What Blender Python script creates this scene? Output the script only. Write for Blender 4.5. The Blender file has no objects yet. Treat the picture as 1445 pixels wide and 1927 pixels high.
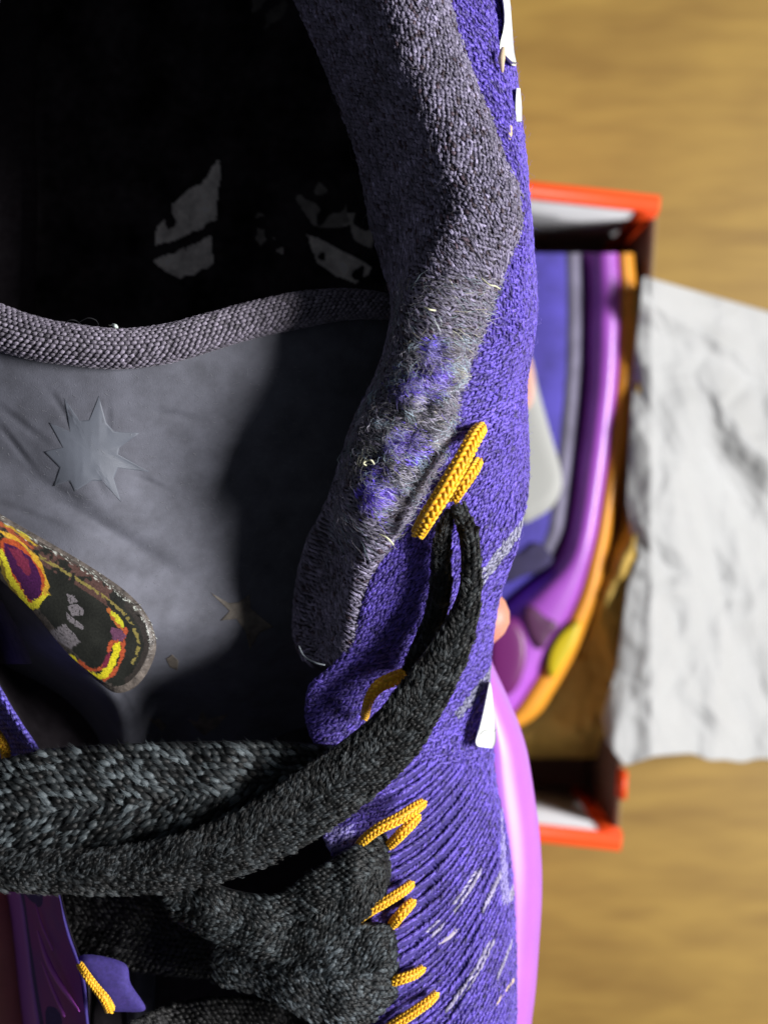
import bpy, math, random
import numpy as np
from mathutils import Vector, noise
random.seed(7); rng = np.random.default_rng(7)
sc = bpy.context.scene
col = sc.collection

# ------------------------------------------------------------------ camera
# photo scale: 0.09 mm per photo pixel on the plane of the shoe collar, 220 mm below the lens
CAMZ, REF = 0.780, 220.0
K = 0.09 / REF
cam = bpy.data.cameras.new('camera'); camo = bpy.data.objects.new('camera', cam); col.objects.link(camo)
camo.location = (0, 0, CAMZ); camo.rotation_euler = (0, 0, 0)
cam.sensor_fit = 'HORIZONTAL'; cam.sensor_width = 24.0; cam.lens = 24.0 * REF / (1445 * 0.09)
cam.clip_start = 0.01; cam.clip_end = 50
cam.dof.use_dof = True; cam.dof.focus_distance = 0.224; cam.dof.aperture_fstop = 16.5
sc.camera = camo
# ------------------------------------------------------------------ world, window light, exposure
w = bpy.data.worlds.new('World'); sc.world = w; w.use_nodes = True
bg = w.node_tree.nodes['Background']; bg.inputs[0].default_value = (0.80, 0.87, 1.0, 1); bg.inputs[1].default_value = 0.075
def window(loc, target, size, size_y, power, color):
    l = bpy.data.lights.new('window_light', 'AREA'); l.shape = 'RECTANGLE'; l.size = size; l.size_y = size_y
    l.energy = power; l.color = color
    o = bpy.data.objects.new('window_light', l); col.objects.link(o); o.location = loc
    o.rotation_euler = (Vector(target) - Vector(loc)).to_track_quat('-Z', 'Y').to_euler()
window((1.66, -0.02, 1.58), (0.0, 0.0, 0.5), 0.74, 0.70, 82, (1.0, 0.975, 0.96))
sc.view_settings.view_transform = 'Standard'; sc.view_settings.look = 'None'
sc.view_settings.exposure = 0.0; sc.view_settings.gamma = 1.0

# ------------------------------------------------------------------ helpers
def P(x, y, h):
    """photo pixel (1445 x 1927) at height h (mm above the collar plane) -> world metres"""
    x = np.asarray(x, float); y = np.asarray(y, float); h = np.asarray(h, float)
    d = REF - h
    x, y, h, d = np.broadcast_arrays(x, y, h, d)
    return np.stack([(x - 722.5) * K * d, -(y - 963.5) * K * d, 560.0 + h], -1) * 0.001
def lin(r, g, b):
    f = lambda c: c / 12.92 if c <= 0.04045 else ((c + 0.055) / 1.055) ** 2.4
    return (f(r / 255), f(g / 255), f(b / 255))
def link(name, me, mat, parent=None, kind=None, smooth=True):
    o = bpy.data.objects.new(name, me); col.objects.link(o)
    if mat: me.materials.append(mat)
    if smooth and len(me.polygons): me.polygons.foreach_set('use_smooth', np.ones(len(me.polygons), bool))
    if parent: o.parent = parent; o.matrix_parent_inverse.identity()
    if kind: o['kind'] = kind
    return o
def tri_mesh(name, V, F, C=None):
    V = np.asarray(V, np.float32).reshape(-1, 3); F = np.asarray(F, np.int32).reshape(-1, 3)
    me = bpy.data.meshes.new(name)
    me.vertices.add(len(V)); me.vertices.foreach_set('co', V.ravel())
    me.loops.add(len(F) * 3); me.loops.foreach_set('vertex_index', F.ravel())
    me.polygons.add(len(F)); me.polygons.foreach_set('loop_start', np.arange(0, len(F) * 3, 3, dtype=np.int32))
    me.update(calc_edges=True)
    if C is not None:
        a = me.color_attributes.new('col', 'FLOAT_COLOR', 'POINT')
        C4 = np.ones((len(V), 4), np.float32); C4[:, :3] = C; a.data.foreach_set('color', C4.ravel())
    return me
def grid_faces(n, m, wrap=False):
    F = []
    mm = m if wrap else m - 1
    i = np.arange(n - 1)[:, None]; j = np.arange(mm)[None, :]
    a = i * m + j; b = i * m + (j + 1) % m; c = (i + 1) * m + (j + 1) % m; d = (i + 1) * m + j
    return np.concatenate([np.stack([a, d, c], -1).reshape(-1, 3), np.stack([a, c, b], -1).reshape(-1, 3)])
def catmull(A, t):
    """A (n,k), t in [0,n-1] -> smooth interpolation"""
    A = np.asarray(A, float); n = len(A); t = np.clip(np.asarray(t, float), 0, n - 1)
    i = np.minimum(t.astype(int), n - 2); f = (t - i)[..., None]
    p0 = A[np.maximum(i - 1, 0)]; p1 = A[i]; p2 = A[i + 1]; p3 = A[np.minimum(i + 2, n - 1)]
    return 0.5 * ((2 * p1) + (-p0 + p2) * f + (2 * p0 - 5 * p1 + 4 * p2 - p3) * f * f + (-p0 + 3 * p1 - 3 * p2 + p3) * f ** 3)
class Sec:
    """a surface given as cross sections at photo rows: rows = [(y, [(x, h), ...]), ...]"""
    def __init__(s, rows, bump=None):
        s.y = np.array([r[0] for r in rows], float); s.A = np.array([r[1] for r in rows], float)
        s.nc = s.A.shape[1]; s.bump = bump
    def cols(s, y):
        y = np.asarray(y, float); t = np.interp(y, s.y, np.arange(len(s.y)))
        n = len(s.y); i = np.minimum(t.astype(int), n - 2)
        # linear blend inside catmull with non uniform rows is smooth enough at this spacing
        return catmull(s.A.reshape(n, -1), t).reshape(y.shape + (s.nc, 2))
    def raw(s, u, y):
        u = np.asarray(u, float); y = np.asarray(y, float); u, y = np.broadcast_arrays(u, y)
        c = s.cols(y); n = s.nc; uu = np.clip(u, 0, n - 1)
        i = np.minimum(uu.astype(int), n - 2); f = (uu - i)[..., None]
        g = lambda k: np.take_along_axis(c, np.clip(i + k, 0, n - 1)[..., None, None], -2)[..., 0, :]
        p0, p1, p2, p3 = g(-1), g(0), g(1), g(2)
        r = 0.5 * ((2 * p1) + (-p0 + p2) * f + (2 * p0 - 5 * p1 + 4 * p2 - p3) * f * f + (-p0 + 3 * p1 - 3 * p2 + p3) * f ** 3)
        x, h = r[..., 0], r[..., 1]
        if s.bump is not None: h = h + s.bump(x, y)
        return x, y, h
    def w(s, u, y): return P(*s.raw(u, y))
    def h_at(s, x, y, ulo=0, uhi=None):
        uhi = s.nc - 1 if uhi is None else uhi
        us = np.linspace(ulo, uhi, 80)
        out = []
        for a, b in zip(np.ravel(x), np.ravel(y)):
            X, _, H = s.raw(us, np.full(80, b)); out.append(np.interp(a, X, H))
        return np.array(out).reshape(np.shape(x))
    def mesh(s, name, mat, parent, ny=120, nu=40, u0=0, u1=None, y0=None, y1=None, thick=0, C=None):
        u1 = s.nc - 1 if u1 is None else u1
        ys = np.linspace(s.y[0] if y0 is None else y0, s.y[-1] if y1 is None else y1, ny); us = np.linspace(u0, u1, nu)
        U, Y = np.meshgrid(us, ys); V = s.w(U, Y).reshape(-1, 3)
        F = grid_faces(ny, nu)
        if thick:
            N = normals(s, U.ravel(), Y.ravel())
            V2 = V - N * thick * 0.001; n = len(V)
            F2 = F[:, ::-1] + n
            e = []
            for i in range(ny - 1):
                for j in (0, nu - 1):
                    a, b = i * nu + j, (i + 1) * nu + j; e += [(a, b, b + n), (a, b + n, a + n)]
            for j in range(nu - 1):
                for i in (0, ny - 1):
                    a, b = i * nu + j, i * nu + j + 1; e += [(a, b, b + n), (a, b + n, a + n)]
            V = np.concatenate([V, V2]); F = np.concatenate([F, F2, np.array(e)])
        return link(name, tri_mesh(name, V, F), mat, parent)
def normals(s, u, y):
    du = (s.w(u + 0.02, y) - s.w(u - 0.02, y)); dy = (s.w(u, y + 2) - s.w(u, y - 2))
    n = np.cross(du, dy); l = np.linalg.norm(n, axis=-1, keepdims=True); n = n / np.maximum(l, 1e-12)
    # y runs down the picture (-Y): flip so that the outside is the side of increasing u x up
    return -n
# a stitch: a bent spindle of 24 triangles
def _tmpl(sides=6):
    V = [(-1, 0, -0.5)]
    for t in (-0.55, 0.55):
        for k in range(sides):
            a = 2 * math.pi * k / sides
            V.append((t, math.cos(a), math.sin(a) * 0.9 + 0.25 - 0.3 * t * t))
    V.append((1, 0, -0.5)); F = []
    for k in range(sides):
        k2 = (k + 1) % sides
        F += [(0, 1 + k2, 1 + k), (1 + k, 1 + k2, 1 + sides + k2), (1 + k, 1 + sides + k2, 1 + sides + k), (1 + 2 * sides, 1 + sides + k, 1 + sides + k2)]
    return np.array(V, float), np.array(F)
TV, TF = _tmpl()
def stitches(name, pos, d, n, L, W, C, mat, parent, fil=2):
    """pos,d,n (N,3); L,W half sizes in mm (N,)"""
    N = len(pos)
    d = d - (d * n).sum(-1, keepdims=True) * n; d /= np.maximum(np.linalg.norm(d, axis=-1, keepdims=True), 1e-9)
    b = np.cross(n, d)
    L = np.broadcast_to(L, (N,)) * 0.001; W = np.broadcast_to(W, (N,)) * 0.001
    V = pos[:, None] + d[:, None] * (TV[None, :, 0:1] * L[:, None, None]) + b[:, None] * (TV[None, :, 1:2] * W[:, None, None]) + n[:, None] * (TV[None, :, 2:3] * W[:, None, None])
    F = TF[None] + (np.arange(N) * len(TV))[:, None, None]
    CC = np.repeat(C[:, None], len(TV), 1).reshape(-1, 3)
    o = link(name, tri_mesh(name, V.reshape(-1, 3), F.reshape(-1, 3), CC), mat, parent, 'stuff')
    if fil: filaments(name + '_filament', pos, d, n, b, L, W, C, parent, fil)
    return o
def filaments(name, pos, d, n, b, L, W, C, parent, per):
    k = np.repeat(np.arange(len(pos)), per); M_ = len(k)
    a = rng.uniform(-1.1, 1.1, M_); dj = d[k] + b[k] * rng.normal(0, .28, M_)[:, None]; dj /= np.linalg.norm(dj, axis=1, keepdims=True)
    o_ = b[k] * (np.sin(a) * W[k] * 1.05)[:, None] + n[k] * (np.cos(a) * W[k] * 1.0 + W[k] * .18)[:, None]
    r = 0.000030; V = []
    sh = rng.uniform(-.3, .3, M_)
    for t in (-1.15, -.35, .35, 1.15):
        tt_ = (t + sh)
        c = pos[k] + o_ * (1 - .18 * t * t) [..., None] if False else pos[k] + o_ * (1 - .18 * t * t) + dj * (tt_ * L[k])[:, None] - n[k] * (W[k] * .25 * t * t)[:, None]
        rr = r * (1 if abs(t) < 1 else .35)
        for q in range(3): V.append(c + (np.cross(n[k], dj) * math.cos(q * 2.094) + n[k] * math.sin(q * 2.094)) * rr)
    V = np.stack(V, 1); F = grid_faces(4, 3, True)[None] + (np.arange(M_) * 12)[:, None, None]
    CC = C[k] * np.clip(rng.normal(1.45, .5, M_), .3, 3)[:, None] + .01
    return link(name, tri_mesh(name, V.reshape(-1, 3), F.reshape(-1, 3), np.repeat(CC[:, None], 12, 1).reshape(-1, 3)), M_lfibre if name.startswith('lace') else M_fibre, parent, 'stuff')
def tube(name, pts, rad, mat, parent=None, sides=10, flat=1.0, sub=8, world=False, twist=0):
    """pts px,py,h ; rad mm"""
    A = np.array(pts, float); R = np.broadcast_to(np.asarray(rad, float), (len(A),))
    t = np.linspace(0, len(A) - 1, (len(A) - 1) * sub + 1)
    c = catmull(A, t); r = np.interp(t, np.arange(len(A)), R)
    W = c * 0.001 if world else P(c[:, 0], c[:, 1], c[:, 2])
    T = np.gradient(W, axis=0); T /= np.linalg.norm(T, axis=1, keepdims=True)
    up = np.array([0, 0, 1.0]); S = np.cross(T, up); S /= np.maximum(np.linalg.norm(S, axis=1, keepdims=True), 1e-6); U = np.cross(S, T)
    V = []
    for i in range(len(W)):
        cap = 0.25 if i in (0, len(W) - 1) else 1
        for k in range(sides):
            a = 2 * math.pi * k / sides
            V.append(W[i] + (S[i] * math.cos(a) + U[i] * math.sin(a) * flat) * r[i] * 0.001 * cap)
    n = len(W); F = grid_faces(n, sides, True)
    V.append(W[0]); V.append(W[-1]); e = []
    for k in range(sides):
        e += [(n * sides, k, (k + 1) % sides), (n * sides + 1, (n - 1) * sides + (k + 1) % sides, (n - 1) * sides + k)]
    F = np.concatenate([F, np.array(e)])
    return link(name, tri_mesh(name, V, F), mat, parent), W, T, S, U, r
def smooth_poly(pts, sub=6):
    A = np.array(list(pts) + [pts[0]] , float); A = np.array([pts[-1]] + list(pts) + [pts[0], pts[1]], float)
    t = np.linspace(1, len(pts) + 1, len(pts) * sub + 1)[:-1]
    return catmull(A, t)
def disc(name, pts, hf, mat, parent, dome=0.5, rings=8, p=3.0, smooth=True, off=0.0, kind=None, base=-1.0, ctr=None, sub=6, cf=None):
    """a pad of the given outline (px) raised over the surface hf(px,py)"""
    Q = smooth_poly(pts, sub) if smooth else np.array([np.array(pts[i]) * (1 - f) + np.array(pts[(i + 1) % len(pts)]) * f for i in range(len(pts)) for f in (0, .25, .5, .75)])
    c = Q.mean(0) if ctr is None else np.array(ctr, float); V = []
    rs = list(np.linspace(1, 0.06, rings))
    xs = [Q]; hs = [hf(Q[:, 0], Q[:, 1]) + base]
    for r in rs:
        q = c + (Q - c) * r; xs.append(q); hs.append(hf(q[:, 0], q[:, 1]) + off + dome * (1 - r ** p))
    V = np.concatenate([P(q[:, 0], q[:, 1], h) for q, h in zip(xs, hs)] + [P(c[0], c[1], float(hf(np.array([c[0]]), np.array([c[1]]))[0]) + off + dome)[None]])
    m = len(Q); F = grid_faces(len(xs), m, True); last = (len(xs) - 1) * m
    e = [(len(V) - 1, last + (k + 1) % m, last + k) for k in range(m)]
    CC = None
    if cf is not None:
        Q2 = np.concatenate(xs + [c[None]]); CC = cf(Q2[:, 0], Q2[:, 1])
    return link(name, tri_mesh(name, V, np.concatenate([F, np.array(e)]), CC), mat, parent, kind)
def nzv(x, y, sc_, z=0.0):
    return np.array([noise.noise((a * sc_, b * sc_, z)) for a, b in zip(x, y)])
def dpoly(x, y, pts, closed=False):
    """distance in px to a polyline"""
    A = catmull(np.array(([pts[-1]] if closed else []) + list(pts) + ([pts[0], pts[1]] if closed else []), float), np.linspace(1 if closed else 0, len(pts) + (1 if closed else -1), 60)); d = np.full(x.shape, 1e9); w_ = np.zeros(x.shape)
    for i in range(len(A) - 1):
        a, b = A[i], A[i + 1]; ab = b - a; t = np.clip(((x - a[0]) * ab[0] + (y - a[1]) * ab[1]) / max(ab @ ab, 1e-9), 0, 1)
        q = np.hypot(x - a[0] - t * ab[0], y - a[1] - t * ab[1]); w_ = np.where(q < d, (i + t) / (len(A) - 1), w_); d = np.minimum(d, q)
    return d, w_
def inside(x, y, pts):
    A = np.array(pts, float); ins = np.zeros(x.shape, bool); j = len(A) - 1
    for i in range(len(A)):
        xi, yi, xj, yj = *A[i], *A[j]
        c_ = ((yi > y) != (yj > y)) & (x < (xj - xi) * (y - yi) / (yj - yi + 1e-12) + xi); ins ^= c_; j = i
    return ins
def box(name, p0, p1, width, z0, z1, mat, parent=None, smooth=False):
    """wall from p0 to p1 (world mm xy), thickness to the left of the direction"""
    a = np.array(p0, float); b = np.array(p1, float); d = (b - a) / np.linalg.norm(b - a); n = np.array([-d[1], d[0]]) * width
    c = [a, b, b + n, a + n]; V = [(q[0], q[1], z0) for q in c] + [(q[0], q[1], z1) for q in c]
    F = [(0, 2, 1), (0, 3, 2), (4, 5, 6), (4, 6, 7)] + sum([[(i, (i + 1) % 4, 4 + (i + 1) % 4), (i, 4 + (i + 1) % 4, 4 + i)] for i in range(4)], [])
    return link(name, tri_mesh(name, np.array(V) * 0.001, F), mat, parent, smooth=smooth)

# ------------------------------------------------------------------ materials
def mat(name, color=None, rough=0.6, attr=False, sheen=0.0, spec=0.5, bump=0.0, bscale=2000, bdist=0.0001, nvar=0.0, nscale=300, coat=0, sss=0, stretch=None, sheenc=(1, 1, 1), var2=None):
    m = bpy.data.materials.new(name); m.use_nodes = True; nt = m.node_tree; N = nt.nodes; b = N['Principled BSDF']
    b.inputs['Roughness'].default_value = rough; b.inputs['Specular IOR Level'].default_value = spec
    if sheen: b.inputs['Sheen Weight'].default_value = sheen; b.inputs['Sheen Roughness'].default_value = 0.35; b.inputs['Sheen Tint'].default_value = (*sheenc, 1)
    if coat: b.inputs['Coat Weight'].default_value = coat; b.inputs['Coat Roughness'].default_value = 0.12
    if sss:
        b.inputs['Subsurface Weight'].default_value = sss; b.inputs['Subsurface Radius'].default_value = (1, .4, .25); b.inputs['Subsurface Scale'].default_value = 0.003
    tc = N.new('ShaderNodeTexCoord'); mp = N.new('ShaderNodeMapping'); nt.links.new(tc.outputs['Object'], mp.inputs[0])
    if stretch: mp.inputs['Scale'].default_value = stretch
    if attr:
        a = N.new('ShaderNodeAttribute'); a.attribute_name = 'col'; src = a.outputs['Color']
    else:
        a = N.new('ShaderNodeRGB'); a.outputs[0].default_value = (*color, 1); src = a.outputs[0]
    if nvar:
        no = N.new('ShaderNodeTexNoise'); no.inputs['Scale'].default_value = nscale; no.inputs['Detail'].default_value = 5; no.inputs['Roughness'].default_value = 0.65
        nt.links.new(mp.outputs[0], no.inputs['Vector'])
        mr = N.new('ShaderNodeMapRange'); mr.inputs['From Min'].default_value = 0.3; mr.inputs['From Max'].default_value = 0.7
        nt.links.new(no.outputs[0], mr.inputs[0])
        if var2:
            mx = N.new('ShaderNodeMix'); mx.data_type = 'RGBA'; nt.links.new(mr.outputs[0], mx.inputs[0]); nt.links.new(src, mx.inputs[6]); mx.inputs[7].default_value = (*var2, 1)
            src = mx.outputs[2]
        else:
            mr.inputs['To Min'].default_value = 1 - nvar; mr.inputs['To Max'].default_value = 1 + nvar
            mx = N.new('ShaderNodeMix'); mx.data_type = 'RGBA'; mx.blend_type = 'MULTIPLY'; mx.inputs[0].default_value = 1
            nt.links.new(src, mx.inputs[6]); nt.links.new(mr.outputs[0], mx.inputs[7]); src = mx.outputs[2]
    nt.links.new(src, b.inputs['Base Color'])
    if bump:
        nb = N.new('ShaderNodeTexNoise'); nb.inputs['Scale'].default_value = bscale; nb.inputs['Detail'].default_value = 3
        nt.links.new(mp.outputs[0], nb.inputs['Vector'])
        bp = N.new('ShaderNodeBump'); bp.inputs['Strength'].default_value = bump; bp.inputs['Distance'].default_value = bdist
        nt.links.new(nb.outputs[0], bp.inputs['Height']); nt.links.new(bp.outputs[0], b.inputs['Normal'])
    return m
M_yarn = mat('knit_yarn', attr=True, rough=0.48, sheen=0.12, bump=0.7, bscale=9000, bdist=0.00006, nvar=0.35, nscale=5000)
M_lacey = mat('lace_yarn', attr=True, rough=0.45, spec=0.40, sheen=0.0, bump=0.9, bscale=9000, bdist=0.00008, nvar=0.35, nscale=4000)
M_fibre = mat('frayed_fibre', attr=True, rough=0.45, sheen=0.25)
M_lfibre = mat('lace_fibre', attr=True, rough=0.36, spec=0.45)
M_collar = mat('collar_base', (0.030, 0.026, 0.036), 0.85, bump=0.6, bscale=5000, nvar=0.25, nscale=900, sheen=0.1)  # darker than its yarn: shade between the stitches put into the base colour
M_lining = mat('lining_fabric', (0.045, 0.038, 0.046), 0.95, spec=0.1, nvar=0.3, nscale=400)
M_insole = mat('insole_fabric', (0.006, 0.006, 0.007), 0.95, spec=0.1, nvar=0.3, nscale=500)
M_purple = mat('purple_knit_base', (0.045, 0.030, 0.20), 0.85, bump=0.5, bscale=5000, nvar=0.3, nscale=1500)  # darker copy of the purple yarn colour, painting the shade in stitch gaps
M_suede = mat('tongue_suede', (0.106, 0.110, 0.138), 0.8, sheen=0.35, bump=0.55, bscale=4500, bdist=0.00010, nvar=0.28, nscale=160, sheenc=(.8, .85, 1))
M_star = mat('star_smooth', (0.108, 0.120, 0.150), 0.6, sheen=0.2, bump=0.2, bscale=5000, nvar=0.14, nscale=120)
M_stard = mat('star_bronze', (0.15, 0.13, 0.11), 0.7, nvar=0.5, nscale=350, bump=.3, bscale=4000)
M_patch = mat('patch_rubber', (0.020, 0.021, 0.018), 0.36, coat=0.4, bump=0.5, bscale=2500, bdist=0.0001, nvar=0.9, nscale=700, var2=(0.055, 0.050, 0.042))
M_rim = mat('patch_rim', (0.10, 0.085, 0.075), 0.45, bump=0.5, bscale=1800, bdist=0.0003, nvar=0.7, nscale=700)
M_pyel = mat('patch_yellow_print', (0.52, 0.42, 0.03), 0.45, nvar=0.8, nscale=1300, var2=(0.62, 0.22, 0.02))
M_pred = mat('patch_red_print', (0.26, 0.04, 0.03), 0.45, nvar=0.8, nscale=1300, var2=(0.45, 0.12, 0.04))
M_ppur = mat('patch_purple_print', (0.055, 0.012, 0.06), 0.45, nvar=0.5, nscale=700, var2=(0.20, 0.025, 0.06))
M_pgry = mat('patch_grey_print', (0.20, 0.185, 0.20), 0.5, nvar=0.4, nscale=800)
M_cord = mat('yellow_cord', (0.85, 0.42, 0.02), 0.55, bump=0.3, bscale=6000)
M_cordy = mat('yellow_cord_yarn', attr=True, rough=0.5, sheen=0.2, bump=0.4, bscale=8000, nvar=0.15, nscale=3000)
M_lace = mat('lace_core', (0.006, 0.006, 0.008), 0.8, spec=0.3)
M_pink = mat('pink_foam', (0.44, 0.14, 0.66), 0.38, bump=0.08, bscale=900, nvar=0.05, nscale=80, sss=0.0)
M_white = mat('white_overlay', (0.66, 0.69, 0.67), 0.5, nvar=0.06, nscale=400)
M_cream = mat('cream_thread', (0.62, 0.48, 0.33), 0.7, bump=.5, bscale=4000)
M_gloss = mat('purple_film', (0.17, 0.06, 0.38), 0.55, spec=.2, coat=0.0, nvar=0.9, nscale=60, var2=(0.30, 0.04, 0.34))
M_skin = mat('skin', (0.62, 0.27, 0.19), 0.5, sss=0.35, bump=0.25, bscale=1500, nvar=0.10, nscale=120)
M_nail = mat('nail', (0.72, 0.42, 0.36), 0.3)
M_orange = mat('orange_card', (0.86, 0.075, 0.008), 0.5, nvar=0.05, nscale=60)
M_card = mat('white_card', (0.56, 0.57, 0.60), 0.8, nvar=0.06, nscale=40)
M_brown = mat('brown_card', (0.13, 0.062, 0.038), 0.8, nvar=0.2, nscale=60)
M_edge = mat('beige_card_edge', (0.42, 0.33, 0.20), 0.8)
M_tissue = mat('tissue_paper', (0.55, 0.565, 0.57), 0.75, nvar=0.04, nscale=25)
_b = M_tissue.node_tree.nodes['Principled BSDF']; _o = M_tissue.node_tree.nodes['Material Output']; _t = M_tissue.node_tree.nodes.new('ShaderNodeBsdfTranslucent'); _t.inputs[0].default_value = (.66, .64, .60, 1)
_m = M_tissue.node_tree.nodes.new('ShaderNodeMixShader'); _m.inputs[0].default_value = .22; M_tissue.node_tree.links.new(_b.outputs[0], _m.inputs[1]); M_tissue.node_tree.links.new(_t.outputs[0], _m.inputs[2]); M_tissue.node_tree.links.new(_m.outputs[0], _o.inputs[0])
M_kraft = mat('mustard_paper', (0.50, 0.33, 0.07), 0.8, nvar=0.2, nscale=18)
M_up2 = mat('blue_purple_knit', (0.060, 0.045, 0.33), 0.8, nvar=0.35, nscale=45, bump=.4, bscale=1500, bdist=.0005)
M_up2d = mat('dark_knit', (0.035, 0.028, 0.09), 0.8, nvar=0.3, nscale=60)
M_grey2 = mat('grey_binding', (0.16, 0.15, 0.22), 0.7, nvar=.3, nscale=60)
M_pink2 = mat('purple_foam', (0.42, 0.10, 0.60), 0.35, nvar=0.18, nscale=22, coat=.2)
M_mag = mat('magenta_foam', (0.17, 0.02, 0.15), 0.35)
M_out2 = mat('orange_rubber', (0.80, 0.33, 0.03), 0.4, nvar=0.12, nscale=20)
M_yel2 = mat('yellow_rubber', (0.62, 0.48, 0.01), 0.4)
M_peach = mat('peach_print', (0.75, 0.38, 0.30), 0.6)

# wood
def wood():
    m = bpy.data.materials.new('oak_wood'); m.use_nodes = True; nt = m.node_tree; N = nt.nodes; b = N['Principled BSDF']
    b.inputs['Roughness'].default_value = 0.5
    tc = N.new('ShaderNodeTexCoord'); mp = N.new('ShaderNodeMapping'); mp.inputs['Scale'].default_value = (2.6, 10, 1); mp.inputs['Rotation'].default_value = (0, 0, 0.08)
    nt.links.new(tc.outputs['Object'], mp.inputs[0])
    n1 = N.new('ShaderNodeTexNoise'); n1.inputs['Scale'].default_value = 1.6; n1.inputs['Detail'].default_value = 3; n1.inputs['Distortion'].default_value = 0.8
    nt.links.new(mp.outputs[0], n1.inputs['Vector'])
    ma = N.new('ShaderNodeMath'); ma.operation = 'MULTIPLY'; ma.inputs[1].default_value = 17; nt.links.new(n1.outputs[0], ma.inputs[0])
    sn = N.new('ShaderNodeMath'); sn.operation = 'SINE'; nt.links.new(ma.outputs[0], sn.inputs[0])
    mp2 = N.new('ShaderNodeMapping'); mp2.inputs['Scale'].default_value = (10, 500, 1); nt.links.new(tc.outputs['Object'], mp2.inputs[0])
    n2 = N.new('ShaderNodeTexNoise'); n2.inputs['Scale'].default_value = 1; n2.inputs['Detail'].default_value = 4; nt.links.new(mp2.outputs[0], n2.inputs['Vector'])
    n3 = N.new('ShaderNodeTexNoise'); n3.inputs['Scale'].default_value = 7; n3.inputs['Detail'].default_value = 2; nt.links.new(mp.outputs[0], n3.inputs['Vector'])
    a1 = N.new('ShaderNodeMath'); a1.operation = 'MULTIPLY_ADD'; a1.inputs[1].default_value = 0.075; a1.inputs[2].default_value = 0.0; nt.links.new(sn.outputs[0], a1.inputs[0])
    a2 = N.new('ShaderNodeMath'); a2.operation = 'MULTIPLY_ADD'; a2.inputs[1].default_value = 0.10; nt.links.new(n2.outputs[0], a2.inputs[0]); nt.links.new(a1.outputs[0], a2.inputs[2])
    a3 = N.new('ShaderNodeMath'); a3.operation = 'MULTIPLY_ADD'; a3.inputs[1].default_value = 0.40; nt.links.new(n3.outputs[0], a3.inputs[0]); nt.links.new(a2.outputs[0], a3.inputs[2])
    cr = N.new('ShaderNodeValToRGB'); cr.color_ramp.elements[0].position = 0.06; cr.color_ramp.elements[0].color = (0.225, 0.125, 0.024, 1)
    cr.color_ramp.elements[1].position = 0.40; cr.color_ramp.elements[1].color = (0.385, 0.24, 0.050, 1)
    nt.links.new(a3.outputs[0], cr.inputs[0]); nt.links.new(cr.outputs[0], b.inputs['Base Color'])
    return m
M_wood = wood()

# ------------------------------------------------------------------ the setting: wooden floor
def plane(name, x0, x1, y0, y1, z, m):
    V = [(x0, y0, z), (x1, y0, z), (x1, y1, z), (x0, y1, z)]
    o = link(name, tri_mesh(name, V, [(0, 1, 2), (0, 2, 3)]), m, smooth=False); o['kind'] = 'structure'; return o
plane('floor', -4, 4, -4, 4, 0.0, M_wood)

def thing(name, label, cat, loc=(0, 0, 0), group=None):
    o = bpy.data.objects.new(name, None); col.objects.link(o); o.empty_display_size = 0.02
    o['label'] = label; o['category'] = cat
    if group: o['group'] = group
    return o
shoe = thing('basketball_shoe', 'worn purple knit basketball shoe with frayed grey collar and black laces, held up in front', 'shoe')

# ================================================================== THE SHOE
def in_blob(x, y, cx, cy, rx, ry, ang=0.0):
    c, s = math.cos(ang), math.sin(ang); dx, dy = x - cx, y - cy
    return ((dx * c + dy * s) / rx) ** 2 + ((-dx * s + dy * c) / ry) ** 2
# ---- right side collar roll --------------------------------------------------
#        y    xin  xcr  xout  hcrest
CT = [(-420, 330, 395, 470, 10), (-340, 400, 520, 640, 9), (-220, 470, 600, 745, 8), (-80, 530, 668, 815, 6), (0, 560, 695, 844, 5), (100, 603, 724, 871, 4.5), (190, 640, 764, 906, 4), (290, 674, 795, 943, 3),
      (360, 690, 820, 972, 2), (432, 703, 806, 975, 1), (500, 722, 786, 950, 0), (571, 738, 762, 926, 0), (640, 730, 750, 898, -1), (720, 703, 722, 866, -1.5),
      (790, 668, 688, 850, -2), (850, 648, 668, 830, -3), (900, 632, 655, 809, -4), (960, 610, 650, 778, -5), (1015, 582, 660, 748, -9.5), (1084, 563, 645, 706, -13.5),
      (1150, 556, 635, 684, -16), (1200, 556, 630, 676, -17), (1240, 572, 628, 664, -18), (1262, 600, 622, 640, -21)]
rows = []
for y, a, c, o, hc in CT:
    tip = np.clip((y - 1180) / 80, 0, 1); s = 1 - 0.75 * tip
    dark = np.clip((y - 960) / 80, 0, 1)
    low = np.clip((y - 540) / 80, 0, 1)
    hin = hc - (26 - 14 * low + 6 * dark) * s
    mid = hc - (11 - 4 * low + 6 * dark) * s
    rows.append((y, [(a + 40, hin - 34 * s), (a + 10, hin - 12 * s), (a, hin), (a + 0.5 * (c - a), mid), (c, hc - 3.0 * dark * s), (c + 0.38 * (o - c), hc + (4.0 - 2 * dark) * s),
                     (c + 0.8 * (o - c), hc + 2.4 * s), (o, hc - 1.6 * s), (o + 9, hc - 5.5)]))
def nzl(x, y, s_):
    x, y = np.broadcast_arrays(x, y); return np.array([noise.noise((a * s_, b * s_, 2.2)) for a, b in zip(x.ravel(), y.ravel())]).reshape(x.shape)
wearm = lambda x, y: np.clip(1.1 - in_blob(x, y, 755, 810, 95, 220, 0.45), 0, 1)
wob0 = lambda x, y: 0.35 * np.sin(x * 0.021 + y * 0.013) * np.sin(y * 0.019 + 1.3) + 0.22 * np.sin(y * 0.047 + x * 0.03)
def wob(x, y): return wob0(x, y) + wearm(x, y) * (1.5 * nzl(x, y, .028) + .7 * nzl(x, y, .07))
collar = Sec(rows, wob)
M_c = M_collar
oc = collar.mesh('collar', M_collar, shoe, ny=200, nu=60)

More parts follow.
